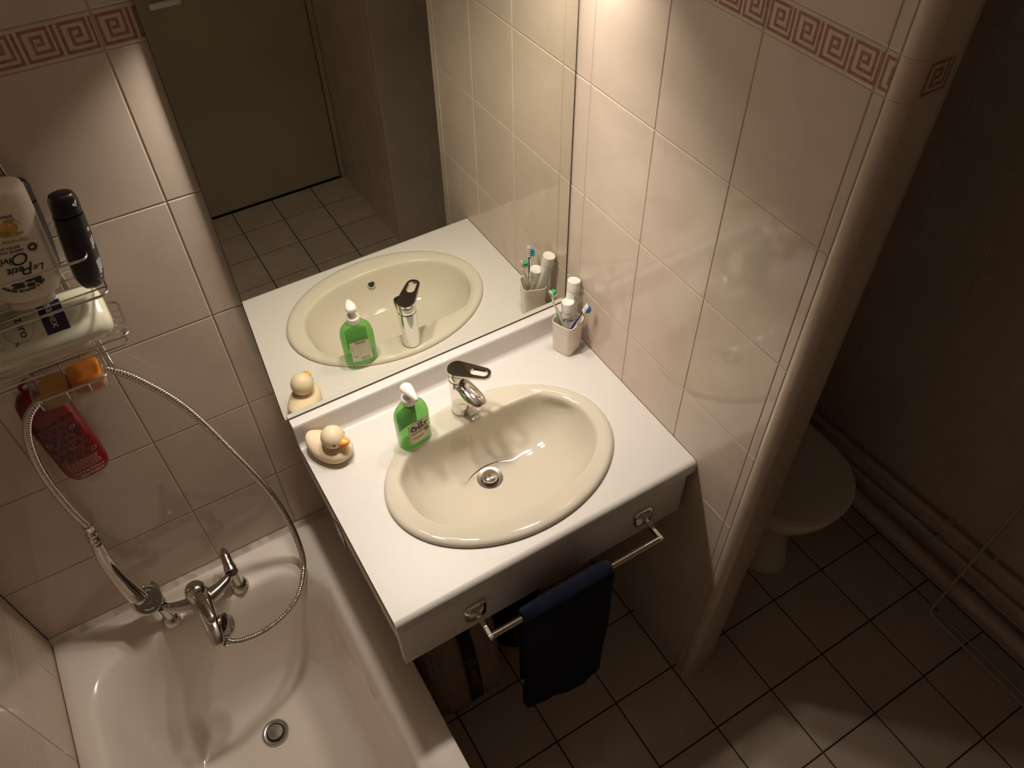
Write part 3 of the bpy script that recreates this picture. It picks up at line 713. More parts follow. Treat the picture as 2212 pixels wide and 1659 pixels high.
# ------------------------------------------------------------------ hand shower lying against the wall
t = thing('hand_shower', 'chrome hand shower head lying face up beside the bath mixer', 'shower head', (-1.19, -.06, .64))
hp = [(-1.2060,-.028,.856),(-1.2090,-.032,.832),(-1.2090,-.040,.800),(-1.2060,-.050,.768),(-1.2010,-.060,.735),(-1.1950,-.070,.705),(-1.1900,-.078,.685)]
P = spl(hp, 5); rr = [.0125,.0135,.0145,.016,.018,.020,.0215]
mb = MB(); mb.tube(P, .015, 22, rf=lambda i: rr[min(int(i/5), 5)]+(rr[min(int(i/5)+1, 6)]-rr[min(int(i/5), 5)])*((i % 5)/5)); mb.build('handle', M_CHROME, t, ang=60)
hd = Vector((.42, -.62, .66)).normalized(); q = hd.to_track_quat('Z', 'Y').to_matrix().to_4x4(); q.translation = Vector((-1.181, -.081, .677))
mb = MB(); mb.lathe([(.012,-.030),(.022,-.024),(.031,-.012),(.0345,.002),(.0345,.008),(.0325,.0115),(.0315,.012)], 40, q); hh = mb.build('shower_head', M_CHROME, t, ang=40)
mb = MB(); mb.lathe([(.0312,.0118),(.0305,.0132),(.0300,.0126),(.012,.0132),(.0115,.0142),(.0085,.0142),(.008,.0132),(.0005,.0136)], 40, q); fp = mb.build('face_plate', M_STEEL, hh, ang=30)
mb = MB()
for k in range(8):
    a = .6+k*.16; mb.tube([(q @ Vector((.022*cos(a), .022*sin(a), .0128)))[:], (q @ Vector((.022*cos(a), .022*sin(a), .0138)))[:]], .0013, 6)
mb.build('nozzle_arc', M_SILVERT, fp, ang=40); mb = MB()
for k in range(6):
    a = 3.6+k*.16; mb.tube([(q @ Vector((.022*cos(a), .022*sin(a), .0128)))[:], (q @ Vector((.022*cos(a), .022*sin(a), .0138)))[:]], .0013, 6)
mb.build('nozzle_arc', M_SILVERT, fp, ang=40)
ct = [(-1.1985,-.020,.925),(-1.2000,-.022,.905),(-1.2040,-.025,.880),(-1.2065,-.0285,.852)]
mb = MB(); mb.tube(spl(ct, 6), .011, 20, rf=lambda i: (.0095 if i < 7 else .0118) + (.0018 if i in (0, 1, 6, 7, 12) else 0) - (.0022 if i in (9, 14) else 0)); mb.build('connector', M_CHROME, t, ang=40)

# ------------------------------------------------------------------ shower hose looped over the caddy
hp = [(-1.1985,-.0195,.926),(-1.2005,-.026,.958),(-1.2012,-.034,.998),(-1.2005,-.043,1.0605),(-1.1975,-.052,1.131),(-1.1895,-.060,1.1996),(-1.1760,-.065,1.2575),(-1.1570,-.067,1.299),(-1.1335,-.066,1.3210),(-1.1080,-.058,1.3290),
      (-1.080,-.045,1.3310),(-1.045,-.034,1.3260),(-1.0145,-.030,1.3060),
      (-.9762,-.034,1.2599),(-.9259,-.042,1.1568),(-.8823,-.055,.9982),(-.8457,-.070,.8415),(-.832,-.090,.7201),(-.8334,-.120,.6364),(-.8461,-.145,.5920),(-.8803,-.175,.5491),
      (-.9267,-.200,.5380),(-.9821,-.220,.5480),(-1.0285,-.234,.5790),(-1.052,-.236,.6000),(-1.0600,-.233,.6150)]
P = spl(hp, 8)
# resample evenly so the ribs keep one pitch
V3 = [Vector(p) for p in P]; L = [0]
for a, b in zip(V3[:-1], V3[1:]): L.append(L[-1]+(b-a).length)
pitch = .0058; n = int(L[-1]/pitch)*4; R = []; j = 0
for i in range(n+1):
    d = L[-1]*i/n
    while j < len(L)-2 and L[j+1] < d: j += 1
    R.append((V3[j] + (V3[j+1]-V3[j])*((d-L[j])/(L[j+1]-L[j])))[:])
mb = MB(); mb.tube(R, .0075, 10, rf=lambda i: (.0062, .0076, .0080, .0076)[i % 4])
tag(mb.build('shower_hose', M_CHROME, ang=50), 'ribbed chrome shower hose looped behind the soap holder down to the mixer', 'hose')

# ------------------------------------------------------------------ wire shower caddy on the back wall
t = thing('shower_caddy', 'chrome wire shower caddy on the tiles left of the mirror', 'shower caddy', (-1.12, -.004, 1.34))
CX0 = -1.315
def loopw(x0, x1, y0, y1, z, r=.012):
    out = []
    for cx, cy, a0 in ((x1-r, y1-r, 0), (x0+r, y1-r, PI/2), (x0+r, y0+r, PI), (x1-r, y0+r, 3*PI/2)):
        for k in range(6): out.append((cx+r*cos(a0+PI/2*k/5), cy+r*sin(a0+PI/2*k/5), z))
    return out
mb = MB(); mb.tube(loopw(CX0, -.947, -.126, -.010, 1.5275, .014), .0021, 8, True); mb.tube(loopw(CX0, -.951, -.126, -.010, 1.5985, .010), .0021, 8, True)
for x in (CX0+.001, -.9485): mb.tube([(x,-.075,1.5275),(x-.002,-.075,1.5985)], .0014, 6)
ub = mb.build('upper_basket', M_WIRE, t, ang=60)
mb = MB()
for k in range(4): mb.tube([(CX0,-.104+.024*k,1.5255),(-.948,-.104+.024*k,1.5255)], .0013, 6)
mb.build('basket_floor', M_WIRE, ub, ang=60)
mb = MB(); mb.tube(loopw(CX0, -.9475, -.126, -.030, 1.4400, .014), .0021, 8, True)
lt = mb.build('lower_tray', M_WIRE, t, ang=60)
mb = MB()
for k in range(4): mb.tube([(CX0,-.108+.0175*k,1.4383),(-.948,-.108+.0175*k,1.4383)], .0011, 6)
mb.tube([(CX0,-.124,1.4225),(-.962,-.124,1.4225),(-.956,-.119,1.4225),(-.956,-.115,1.432),(-.955,-.113,1.4385)], .0016, 6)
mb.build('tray_floor', M_WIRE, lt, ang=60)
mb = MB(); mb.tube(loopw(-1.1240, -1.0085, -.1260, -.052, 1.3745, .010), .0019, 8, True)
for x in (-1.118, -1.075, -1.040, -1.014): mb.tube([(x,-.125,1.374),(x,-.122,1.352),(x,-.118,1.3440),(x,-.060,1.3440),(x,-.054,1.352),(x,-.053,1.374)], .0012, 6)
mb.build('soap_holder', M_WIRE, t, ang=60)
mb = MB()
for x in (-1.005, -1.25):
    mb.tube([(x,-.0075,1.315),(x,-.0075,1.86)], .0024, 8); 
mb.tube([(-1.005,-.0075,1.36),(-1.006,-.03,1.374),(-1.011,-.053,1.3745)], .0018, 6); mb.tube([(-1.25,-.0075,1.36),(-1.18,-.03,1.374),(-1.124,-.053,1.3745)], .0018, 6)
mb.tube([(-1.005,-.0075,1.318),(-1.003,-.022,1.306),(-1.002,-.034,1.304)], .0022, 8)
mb.tube([(-1.116,-.0545,1.372),(-1.116,-.054,1.345),(-1.116,-.060,1.330)], .0018, 8)
for z in (1.526, 1.597): mb.tube([(-1.005,-.0075,z),(-1.005,-.0105,z)], .002, 6)
for x in (-1.005, -1.25): mb.tube([(x,-.0075,1.44),(x,-.031,1.44)], .002, 6)
mb.build('upright', M_WIRE, t, ang=60)
mb = MB(); mb.loft([sring(.053,.0325,7,1.3465,48,-1.0665,-.089), sring(.0545,.034,7,1.3455,48,-1.0665,-.089), sring(.056,.0355,7,1.378,48,-1.0665,-.089), sring(.0545,.034,7,1.378,48,-1.0665,-.089), sring(.053,.0325,7,1.3475,48,-1.0665,-.089)])
o = mb.build('soap_dish', M_CLEAR, ang=50); tag(o, 'clear plastic dish holding amber soap in the lowest wire holder', 'soap dish')
mb = MB(); mb.loft([sring(.0265,.0300,4,z,36,-1.0410,-.0890) if k else sring(.0235,.027,4,z,36,-1.0410,-.0890) for k, z in ((0,1.3478),(1,1.3505),(1,1.3710),(0,1.3760))]); tag(mb.build('soap_bar', M_SOAP, ang=40), 'translucent amber soap bar at the right end of the clear dish', 'soap', 'soap bars in the caddy dish')
mb = MB(); mb.loft([sring(.0240,.0300,4,z,36,-1.0925,-.0890) if k else sring(.0215,.0275,4,z,36,-1.0925,-.0890) for k, z in ((0,1.3478),(1,1.3505),(1,1.3600),(0,1.3640))]); tag(mb.build('soap_bar', M_SOAP2, ang=40), 'opaque honey soap bar at the left end of the clear dish', 'soap', 'soap bars in the caddy dish')

# ------------------------------------------------------------------ bottles in the caddy
lean = math.radians(7)
# cream shower bottle standing on its cap, print upside down
spec = [(0,.040,.022,3),(.003,.046,.027,3),(.012,.0485,.0285,3),(.03,.0495,.029,3),(.10,.052,.0295,3),(.15,.0535,.030,3),(.172,.052,.029,2.9),(.186,.044,.0265,2.7),(.193,.034,.0235,2.5)]
H = .195
t = thing('shower_cream_bottle', 'cream shower bottle standing on its cap in the upper basket', 'bottle', (-1.0500, -.0820, 1.5290), (0, PI + lean, 0))
t.location = Vector((-1.0520, -.0800, 1.5290)) + Vector((sin(lean)*H, 0, cos(lean)*H)); t.rotation_euler = (0, PI+lean, 0); t.scale = (.97, .97, .9375)
mb = MB(); mb.loft(bottle_rings(spec)); bd = mb.build('bottle', M_CREAMP, t, world=False, ang=50)
mb = MB(); mb.loft(bottle_rings([(.1925,.0325,.0225,2.6),(.194,.0335,.0235,2.6),(.2065,.0345,.0238,2.6),(.208,.033,.0225,2.6)])); mb.build('cap', M_CREAMP, t, world=False, ang=50)
fn = front_of(spec)
mb = MB()
txt(mb, 'OLIVIER', .001, lambda x,y,z: fn(x, .10+y, .0004), depth=0) if False else None
txt(mb, 'Le', .016, lambda x,y,z: fn(-.029+x, .130+y, .0004+z), shear=.35)
txt(mb, 'P', .030, lambda x,y,z: fn(-.016+x, .127+y, .0004+z), shear=.3); txt(mb, 'etit', .017, lambda x,y,z: fn(.001+x, .1275+y, .0004+z), shear=.3, bold=.0003)
txt(mb, 'O', .030, lambda x,y,z: fn(-.011+x, .108+y, .0004+z), shear=.3); txt(mb, 'livier', .017, lambda x,y,z: fn(.014+x, .109+y, .0004+z), shear=.3, bold=.0003)
txt(mb, 'CRÈME DOUCHE', .0062, lambda x,y,z: fn(.005+x, .0935+y, .0004+z)); txt(mb, 'EXTRA DOUCE', .0058, lambda x,y,z: fn(.005+x, .087+y, .0004+z))
mb2 = MB(); strip(mb2, ell(-.030,.094,.0045,.0045), .003, lambda x,y,h: fn(x,y,.0005), closed=True); strip(mb2, ell(-.030,.094,.0075,.0075), .0005, lambda x,y,h: fn(x,y,.0005), closed=True); mb2.build('ring_emblem', M_BLACKT, bd, world=False, ang=0)
arc = 'CRÉÉ À SALON DE PROVENCE'
for i, ch in enumerate(arc):
    a = math.radians(205 - (i+.5)*130/len(arc) - 50)
    txt(mb, ch, .0062, lambda x,y,z,a=a: fn(.030*cos(a) + x*sin(a)+y*cos(a), .1435+.0225*sin(a) - x*cos(a)+y*sin(a), .0004+z), bold=.0002)
txt(mb, '500ml', .0065, lambda x,y,z: fn(-.013+x, .036+y, .0004+z)); txt(mb, 'S', .011, lambda x,y,z: fn(.016+x, .034+y, .0004+z))
mb.build('lettering', M_BLACKT, bd, world=False, ang=0)
mb = MB(); txt(mb, 'Verveine Citron', .0095, lambda x,y,z: fn(.002+x, .0775+y, .0004+z)); strip(mb, [(-.036,.0835),(.036,.0835)], .0004, fn); strip(mb, [(-.036,.071),(.036,.071)], .0004, fn)
poly(mb, [(-.022,.0405),(-.007,.0405),(-.007,.0455),(-.022,.0455)], fn); mb.build('gold_lettering', M_OLIVE, bd, world=False, ang=0)
mb = MB()
for k in range(14):
    a = k*.9; cx, cy = -.006+.016*cos(a), .152+.0065*sin(a*1.3); poly(mb, ell(cx, cy, .006, .0028, 10), lambda x,y,h,k=k: fn(x,y,.0004+.00003*k))
mb.build('tree_emblem', mat('emblem_print', (.045,.048,.038), .5, var=.7, vscale=400), bd, world=False, ang=0)
mb = MB(); poly(mb, ell(-.010,.0545,.0125,.0105, 28), fn); mb.build('lemon_print', M_ORANGE, bd, world=False, ang=0)
mb = MB()
for cx, cy, a, b in ((.006,.062,.016,.004),(-.012,.066,.015,.0032),(.012,.056,.010,.004),(.020,.063,.010,.003)): poly(mb, ell(cx, cy, a, b, 16), lambda x,y,h: fn(x,y,.0005+.00002*cx/.01))
strip(mb, ell(-.010,.0535,.0165,.013,14,PI*1.05,PI*1.45), .0012, fn); mb.build('leaf_print', M_YELLEAF, bd, world=False, ang=0)
# black shampoo bottle in front, silver print on its right side
def black_bottle(loc, lab, H, a, b, silver):
    t = thing('shampoo_bottle', lab, 'bottle', loc, (0, lean, math.radians(18)), 'black shampoo bottles in the upper basket')
    spec = [(0,a*.35,b*.5,2.2),(.003,a*.62,b*.72,2.3),(.010,a*.82,b*.9,2.4),(.022,a*.95,b,2.5),(.06,a,b*1.05,2.5),(H*.62,a*.98,b*1.05,2.5),(H*.78,a*.92,b,2.5),(H*.80,a*.90,b*.98,2.5),(H*.93,a*.88,b*.95,2.5),(H*.985,a*.74,b*.85,2.4),(H,a*.5,b*.6,2.3)]
    mb = MB(); mb.loft(bottle_rings([q for q in spec if q[0] <= H*.785])); bd = mb.build('bottle', M_BLACKP, t, world=False, ang=50)
    mb = MB(); mb.loft(bottle_rings([q for q in spec if q[0] >= H*.795])); cp = mb.build('cap', M_BLACKP, t, world=False, ang=50)
    if silver:
        fn = front_of(spec); mb = MB()
        for x0, z0, l, wd in ((.011,.018,.030,.0022),(.0135,.024,.026,.0018),(.0165,.030,.020,.0016),(.013,.068,.018,.0020),(.016,.074,.015,.0016),(.0145,.098,.006,.0014)):
            strip(mb, [(x0,z0),(x0+.0015,z0+l*.5),(x0+.0005,z0+l)], wd, fn)
            for k in range(5): strip(mb, [(x0-.001,z0+l*k/5),(x0+.003,z0+l*(k+.5)/5)], .0008, lambda x,y,h: fn(x,y,.0005))
        mb.build('silver_print', M_SILVERT, bd, world=False, ang=0)
        mb = MB(); fn2 = front_of([(z, q1, q2+.0002, n) for z, q1, q2, n in spec]); poly(mb, [(.004,H*.905),(.013,H*.945),(.009,H*.93),(.010,H*.88)], lambda x,y,h: fn2(x,y,.0006)); mb.build('thumb_catch', M_SILVERT, cp, world=False, ang=0)
black_bottle((-.9640, -.0960, 1.5300), 'black shampoo bottle with silver print at the upper basket\'s right end', .160, .0225, .0160, True)
black_bottle((-1.0170, -.0330, 1.5300), 'plain black bottle behind the cream bottle in the upper basket', .163, .022, .0150, False)
# green bottle at the frame's left edge
t = thing('shower_gel_bottle', 'green shower gel bottle left of the cream bottle in the basket', 'bottle', (-1.1370, -.0850, 1.5290), (0, lean, math.radians(-6)))
spec = [(0,.028,.019,3),(.003,.031,.022,3),(.12,.032,.023,3),(.15,.026,.020,2.6),(.158,.014,.014,2)]
mb = MB(); mb.loft(bottle_rings(spec)); bd = mb.build('bottle', M_GREENP, t, world=False, ang=50)
mb = MB(); mb.lathe([(.015,.1575),(.015,.18),(.013,.182)], 24); mb.build('cap', M_WHITE, t, world=False)
fn = front_of(spec); mb = MB(); txt(mb, 'h', .010, lambda x,y,z: fn(.024+x*.6, .034+y, .0004+z)); txt(mb, 'B', .010, lambda x,y,z: fn(.023+x*.6, .018+y, .0004+z)); mb.build('lettering', M_BLACKT, bd, world=False, ang=0)
# milky bottle lying on the lower tray, its end towards the mirror
spec = [(0,.030,.018,3),(.004,.033,.022,3),(.03,.036,.0255,3.2),(.09,.0425,.0275,3.2),(.14,.0455,.0285,3.2),(.19,.0460,.0285,3.2),(.222,.0440,.0275,3.2),(.236,.0390,.0245,3),(.2425,.031,.019,2.8),(.2445,.02,.011,2.6)]
t = thing('shower_gel_bottle', 'milky translucent shower gel bottle lying on the lower wire tray', 'bottle', (-1.2070, -.0790, 1.4700))
R3 = Matrix(((0,0,1),(-1,0,0),(0,-1,0)))       # local x,y,z -> world -y, -z, +x
t.rotation_euler = (Matrix.Rotation(math.radians(28), 3, 'X') @ R3).to_euler()
mb = MB(); mb.loft(bottle_rings(spec)); bd = mb.build('bottle', M_MILK, t, world=False, ang=50)
mb = MB(); mb.loft(bottle_rings([(-.03,.026,.016,3),(-.028,.028,.018,3),(-.002,.030,.019,3),(0,.029,.018,3)])); mb.build('cap', M_TEAL, t, world=False, ang=50)
fn = front_of(spec); mb = MB()
pts = [(-.0265,.153),(.018,.153)] + [(.018+.007*sin(k*PI/12), .160-.007*cos(k*PI/12)) for k in range(7)] + [(.025,.193),(-.0265,.193)]
gridpatch(mb, -.0285, .025, .153, .187, fn, .0004, 12, 3); sq_ = mb.build('logo_square', M_NAVY, bd, world=False)
mb = MB(); txt(mb, 'sanex', .0175, lambda x,y,z: fn(-.0035+x*1.02, .1695+y, .0008+z), space=1.02); mb.build('lettering', M_CREAMP, sq_, world=False, ang=0)
mb = MB(); txt(mb, 'zero', .0185, lambda x,y,z: fn(-.001+x, .124+y, .0004+z)); txt(mb, '%', .0085, lambda x,y,z: fn(.0225+x, .109+y, .0004+z)); strip(mb, ell(0,.119,.0225,.0215), .0004, fn, closed=True)
for k in range(5): strip(mb, [(.006,.089-.0035*k),(.024,.090-.0035*k)], .0006, fn)
mb.build('lettering', M_BLACKT, bd, world=False, ang=0)
mb = MB(); gridpatch(mb, -.02, .024, .045, .068, fn, .0004, 8, 2); mb.build('teal_print', M_TEAL, bd, world=False)
# red bottle hanging upside down under the soap holder
spec = [(0,.028,.016,3.2),(.004,.0335,.0195,3.2),(.014,.0385,.0215,3.2),(.03,.041,.022,3.2),(.13,.0415,.022,3.2),(.19,.041,.0215,3.2),(.215,.037,.020,3),(.230,.027,.016,2.6),(.236,.016,.010,2.4)]
t = thing('shower_gel_bottle', 'red shower gel bottle with black lace print hanging under the caddy', 'bottle', (-1.1300, -.0285, 1.0850), (0, math.radians(-1.5), math.radians(4)))
mb = MB(); mb.loft(bottle_rings(spec)); bd = mb.build('bottle', M_RED, t, world=False, ang=50)
mb = MB(); mb.loft(bottle_rings([(-.020,.017,.012,2.4),(-.018,.0195,.014,2.4),(-.001,.021,.0145,2.5),(.0005,.0205,.014,2.5)])); mb.build('cap', M_CLEAR, t, world=False, ang=50)
mb = MB(); mb.tube([(-.012,0,.232),(-.012,0,.250),(-.006,0,.258),(0,0,.260),(.006,0,.258),(.012,0,.250),(.012,0,.232)], .0035, 8); mb.build('hanging_loop', M_RED, t, world=False)
fn = front_of(spec); mb = MB()
txt(mb, 'IKEA FAMILY', .0078, lambda x,y,z: fn(.004+x, .0135+y, .0004+z), bold=.0003); txt(mb, '16.9 fl.oz./500ml e', .0078, lambda x,y,z: fn(.002+x*.95, .0235+y, .0004+z))
mb.build('pink_lettering', M_PINKT, bd, world=False, ang=0); mb = MB()
random.seed(3)
for k in range(7):
    x = -.028
    while x < .027:
        l = random.uniform(.003,.008); strip(mb, [(x,.0325+.0036*k),(min(x+l,.030),.0325+.0036*k)], .0011, fn); x += l+.0016
mb.build('small_print', M_PINKT, bd, world=False, ang=0)
for cx, cy in ((-.027,.062),(.030,.068),(.001,.094),(-.028,.119),(.021,.141)):
    mb = MB()
    for k in range(10): a = 2*PI*k/10; poly(mb, ell(cx+.0042*cos(a), cy+.0036*sin(a), .0009,.0009,6), lambda x,y,h: fn(x,y,.0007))
    mb.build('dotted_ring', M_PINKT, bd, world=False, ang=0)
mb = MB()
def curl(cx, cy, r, a0, dr=1):
    strip(mb, [(cx+(r*(1-.6*k/14))*cos(a0+dr*k*.36), cy+(r*(1-.6*k/14))*sin(a0+dr*k*.36)) for k in range(15)], .0026, lambda x,y,h: fn(x,y,.0004))
    e = (cx+r*.4*cos(a0+dr*14*.36), cy+r*.4*sin(a0+dr*14*.36)); poly(mb, ell(*e,.002,.002,10), fn)
def leaf(cx, cy, a, l): poly(mb, [(cx+l*u*cos(a)-l*.3*sin(PI*min(max(u,0),1))*s*sin(a), cy+l*u*sin(a)+l*.3*sin(PI*min(max(u,0),1))*s*cos(a)) for u, s in ((0,0),(.25,1),(.6,1),(1,0),(.6,-1),(.25,-1))], fn)
for r in range(7):
    z = .066+.0165*r
    for c in range(-2, 3):
        x = c*.0145 + (.007 if r % 2 else 0)
        if abs(x) > .034: continue
        if (r+c) % 3 == 0: [leaf(x, z, k*PI/2+.4, .0075) for k in range(4)]
        elif (r+c) % 3 == 1: curl(x, z, .0065, random.uniform(0,6), 1)
        else: curl(x, z, .0060, random.uniform(0,6), -1); leaf(x+.006, z-.005, random.uniform(0,6), .007)
for cx, cy in ((-.022,.119),(.024,.128)): 
    poly(mb, ell(cx,cy,.0065,.0065,20), lambda x,y,h: fn(x,y,.0005))
mb.build('lace_print', M_DKRED, bd, world=False, ang=0)

# ------------------------------------------------------------------ towel rail on the counter front
YA_ = -.537; BZ, BYR = .778, -.606
t = thing('towel_rail', 'chrome towel rail with two square rosettes on the counter front', 'towel rail', (-.357, YA_, .775))
for x in (-.577, -.138):
    mb = MB()
    rs = []
    for k, (h, d) in enumerate(((.0255,0),(.0268,.0015),(.0268,.006),(.0245,.0105),(.0190,.0135),(.0120,.0155),(.0105,.0158))):
        rs.append([(x+p[0], YA_-d, .779+p[1]) for p in sring(h, h, 4.2, 0, 40)])
    mb.loft(rs); ro = mb.build('rosette', M_CHROME, t, ang=40)
    mb = MB(); mb.rbox(x-.0052, x+.0052, BYR-.008, YA_-.012, .7715, .7845, .0022, 3); mb.build('arm', M_CHROME, t)
mb = MB(); cyl(mb, (-.5815, BYR, BZ), (-.1335, BYR, BZ), .0068, 24, [.0060,.0068,.0068,.0060]); mb.v = mb.v
mb = MB(); mb.tube([(-.582,BYR,BZ),(-.581,BYR,BZ),(-.134,BYR,BZ),(-.133,BYR,BZ)], .0066, 24, rf=lambda i: (.0052,.0068,.0068,.0052)[i]); mb.build('bar', M_CHROME, t, ang=40)

# ------------------------------------------------------------------ folded towel over the rail
def towel():
    X0, X1 = -.500, -.276; nx = 36
    prof = []                           # (y, z, u) centre line: back drop, over the bar, front drop
    r = .0145
    for k in range(14): prof.append((BYR+r, .42+(BZ-.42)*k/13, 0))
    for k in range(1, 12): a = PI*k/12; prof.append((BYR+r*cos(a), BZ+r*sin(a), 0))
    for k in range(26): prof.append((BYR-r, BZ-(BZ-.272)*k/25, k/25))
    mb = MB(); n = len(prof)
    def P_(i, j, side):
        y, z, f = prof[j]; u = i/nx; x = X0+(X1-X0)*u
        a = prof[max(j-1,0)]; b = prof[min(j+1,n-1)]; ty, tz = b[0]-a[0], b[1]-a[1]; l = math.hypot(ty, tz); ny, nz = tz/l, -ty/l
        th = .0062*(1 if side else -1)
        e = min(u, 1-u)*nx
        if e < 1.5: th *= (.35, .85)[1 if e >= 1 else 0]
        wob = .0035*f*sin(u*9+1.2)+.005*f*sin(u*4.4) + .0012*sin(u*23+z*31)*f
        x2 = x + f*.006*sin(z*14) + (.014*f if u > .9 else 0)*(u-.9)*10
        sag = -.016*f*sin(u*PI*1.0)*.6 + f*(.046*(1-u)-.040*u) + .006*f*sin(u*7)
        s = -1
        return (x2, y + ny*th*s - wob, z + nz*th*s + sag*(f**2))
    vs = []; fs = []
    for side in (0, 1):
        for j in range(n):
            for i in range(nx+1): vs.append(P_(i, j, side))
    W = nx+1; off = n*W
    for j in range(n-1):
        for i in range(nx):
            a = j*W+i; fs.append((a, a+1, a+W+1, a+W)); fs.append((off+a, off+a+W, off+a+W+1, off+a+1))
    for j in range(n-1):
        for i in (0, nx): a = j*W+i; fs.append((a, a+W, off+a+W, off+a))
    for i in range(nx):
        for j in (0, n-1): a = j*W+i; fs.append((a, a+1, off+a+1, off+a))
    mb.add(vs, fs); return mb
tw = thing('hand_towel', 'dark navy terry towel folded over the chrome rail', 'towel', (-.388, BYR, BZ))
o = towel().build('cloth', M_TOWEL, tw, ang=0); o.data.shade_smooth()
mb = MB(); mb.tube([(-.5000, BYR-.0145-.010*0, .772-.02*k) for k in range(2)], .001, 6); mb = MB()
L = towel(); nx = 36; Wd = nx+1
front = [L.v[(len(L.v)//2)+(25+3*k)*Wd] for k in range(0, 9)]
mb.tube([(p[0]+.001, p[1]+.004, p[2]) for p in front], .0045, 8); mb.build('folded_edge', M_TOWEL, tw, ang=0)

# ------------------------------------------------------------------ things under the counter
t = thing('burlap_bag', 'brown burlap bag with dark lettered band under the counter beside bath', 'bag', (-.58, -.26, 0))
mb = MB(); rs = []
for z, hx, hy, dy in ((.0,.098,.125,0),(.010,.104,.134,0),(.06,.105,.140,.002),(.16,.104,.134,.004),(.30,.102,.112,.006),(.42,.100,.07,.008),(.47,.099,.035,.008)):
    r = []
    for i, (px, py, _) in enumerate(sring(hx, hy, 5, 0, 64)):
        wv = .0045*sin(i*.9+z*22)+.003*sin(i*2.1-z*35); r.append((-.566+px*1.13+wv*.5, -.300+py*1.02+dy+wv, z))
    rs.append(r)
mb.loft(rs); bd = mb.build('sack', M_BURLAP, t, ang=0); bd.data.shade_smooth()
def bagfront(x, z, h=.0015):
    zs = ((.0,.125),(.010,.134),(.06,.1415),(.16,.1355),(.30,.1125),(.42,.07))
    for (a, b), (c, d) in zip(zs[:-1], zs[1:]):
        if a <= z <= c: hy = b+(d-b)*(z-a)/(c-a); break
    return (-.569+x, -.300-hy*1.02-h+.001, z)
mb = MB(); gridpatch(mb, -.006, .034, .004, .40, bagfront, .0022, 4, 24); bn = mb.build('band', M_BAGBAND, bd, ang=0)
mb = MB(); txt(mb, 'ER MARKET', .040, lambda x,y,z: bagfront(.014+y*.9, .165-x*1.02, .0028+z), bold=.0008, sx=.92); mb.build('lettering', M_BAGTEXT, bn, ang=0)
t = thing('waste_bin', 'black round bin behind the towel under the counter', 'bin', (-.418, -.30, 0))
mb = MB(); mb.lathe([(.062,0),(.066,.003),(.078,.28),(.080,.283),(.078,.286),(.0745,.284),(.064,.008),(.02,.006)], 40, Matrix.Translation((-.352, -.300, 0)), True, True); mb.build('bucket', M_BIN, t)
mb = MB(); mb.tube([(-.352+.0795*cos(2*PI*k/40), -.300+.0795*sin(2*PI*k/40), .284) for k in range(40)], .003, 8, True); mb.build('rim', M_BIN, t)

# ------------------------------------------------------------------ toilet behind the partition
TCX = .487
t = thing('toilet', 'off-white ceramic toilet with closed lid behind the tiled partition', 'toilet', (TCX, -.36, 0))
def egg(k, z, yb, yf, hw, n=2.3, N=56):
    r = []; yc = (yb+yf)/2 - .03
    for i in range(N):
        a = 2*PI*i/N; ca, sa = cos(a), sin(a); ry = (yb-yc) if sa > 0 else (yc-yf); nn = 3.6 if sa > 0 else 2.15
        r.append((TCX+hw*k*math.copysign(abs(ca)**(2/nn), ca), yc+ry*k*math.copysign(abs(sa)**(2/nn), sa), z))
    return r
mb = MB(); mb.loft([egg(1,0,-.19,-.588,.098), egg(1.01,.006,-.19,-.588,.098), egg(1,.03,-.19,-.578,.092), egg(1,.12,-.19,-.560,.085), egg(1,.19,-.19,-.565,.095), egg(1,.26,-.19,-.600,.128), egg(1,.32,-.19,-.635,.158), egg(1,.365,-.19,-.656,.174), egg(1,.392,-.19,-.660,.177), egg(1,.396,-.19,-.657,.174)])
mb.build('bowl', M_TOILET, t, ang=60)
mb = MB(); mb.loft([egg(.985,.3965,-.215,-.664,.180), egg(1,.399,-.215,-.666,.182), egg(1,.408,-.215,-.666,.182), egg(.985,.411,-.215,-.664,.180)]); mb.build('seat', M_LID, t, ang=50)
mb = MB(); mb.loft([egg(.985,.4115,-.205,-.667,.182), egg(1,.414,-.205,-.670,.185), egg(1,.424,-.205,-.670,.185), egg(.985,.4285,-.205,-.667,.182), egg(.95,.4305,-.205,-.664,.180), egg(.5,.4345,-.205,-.664,.180)]); mb.build('lid', M_LID, t, ang=50)
mb = MB(); mb.rbox(TCX-.18, TCX+.18, -.185, -.012, .385, .76, .02, 4); mb.rbox(TCX-.185, TCX+.185, -.19, -.010, .7615, .795, .012, 4); tk = mb.build('tank', M_TOILET, t)
mb = MB(); mb.lathe([(.022,.795),(.022,.800),(.019,.802)], 24, Matrix.Translation((TCX, -.1, 0))); mb.build('flush_button', M_CHROME, tk)

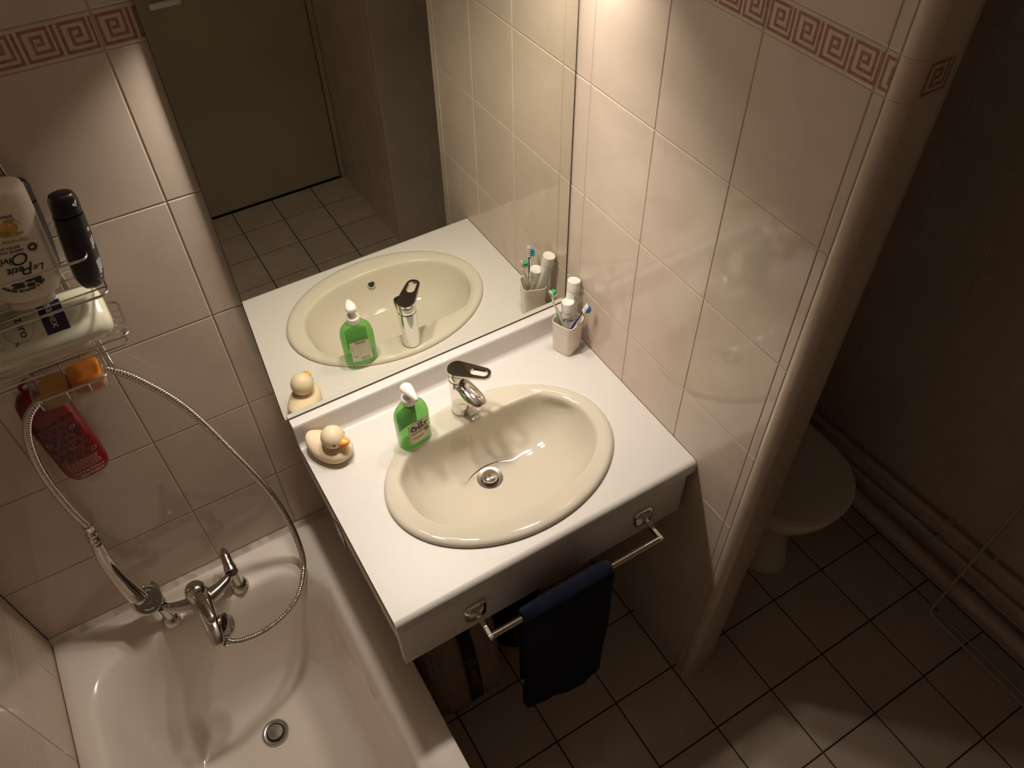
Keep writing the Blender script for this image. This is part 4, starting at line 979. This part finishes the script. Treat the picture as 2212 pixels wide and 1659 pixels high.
# ------------------------------------------------------------------ pipes along the right wall
for lab, x, z0, z1, r, nm in (('painted heating pipe, highest of three along the dark right wall', .850, .252, .285, .0115, 'water_pipe'), ('thin painted pipe between the two thicker pipes on the right wall', .856, .168, .196, .0080, 'water_pipe'), ('thick painted waste pipe low above the floor on the right wall', .833, .098, .112, .0235, 'waste_pipe')):
    zz = lambda y: z0+(z1-z0)*(-.30-y)/.62
    t = thing(nm, lab, 'pipe', (x, -1.0, zz(-1.0)), group='pipes along the right wall')
    mb = MB(); mb.tube([(x, -.001, zz(0)), (x, -1.58, zz(-1.58))], r, 20); mb.build('pipe', M_PIPE, t, ang=50)
    ys = (-.985,) if r > .02 else (-.815,)
    for y in ys:
        mb = MB()
        if r > .02: cyl(mb, (x, y+.05, zz(y)), (x, y-.05, zz(y)), r+.003, 24, [r, r+.003, r+.003, r]); mb.build('sleeve', M_PIPE, t, ang=40)
        else: mb.rbox(x-r-.003, XR2-.001, y-.011, y+.011, zz(y)-r-.004, zz(y)+r+.004, .002, 2); mb.build('clip', M_PIPE, t)

# ------------------------------------------------------------------ folded wire rack leaning on the right wall
t = thing('wire_rack', 'pale coated wire rack leaning over the pipes at the right edge', 'rack', (.79, -1.2, 0))
y0, y1 = -.936, -1.50
def rk(y, z, off=0): return (.772+.055*min(1, z/.95)-off, y, z)
mb = MB()
path = [rk(y1, .95), rk(y1, .03), rk(y1+.006, .012), rk(y1+.02, .004+.002), rk(y0-.02, .006), rk(y0-.006, .012), rk(y0, .03), rk(y0, .5), rk(y0, .95)]
mb.tube(path, .0042, 8); mb.tube([rk(y0, .95), rk(y1, .95)], .0042, 8); mb.build('frame', M_RACK, t, ang=60)
mb = MB()
path = [rk(y1+.012, .72, .028), rk(y1+.012, .05, .020), rk(y1+.03, .030, .016), rk(y0-.03, .030, .016), rk(y0-.020, .040, .016), rk(y0-.016, .30, .026), rk(y0-.016, .74, .030), rk(y1+.012, .74, .03)]
mb.tube([rk(y1+.01, .012, -.022), rk(y0-.016, .012, -.022)], .0030, 8)
mb.build('foot_bar', M_RACK, t, ang=60)
mb = MB(); mb.tube([rk(y0-.040, .30, -.004), rk(y0-.040, .92, -.004)], .0026, 8); mb.build('inner_upright', M_RACK, t, ang=60)
for z in (.245, .285, .405, .455, .585, .640, .76, .85):
    mb = MB(); mb.tube([rk(y0+.004, z+.004, .002), rk(y0-.001, z, .006), rk(y0-.012, z-.002, .0065), rk(y1, z-.002, .0065)], .0022, 8); mb.build('cross_wire', M_RACK, t, ang=60)
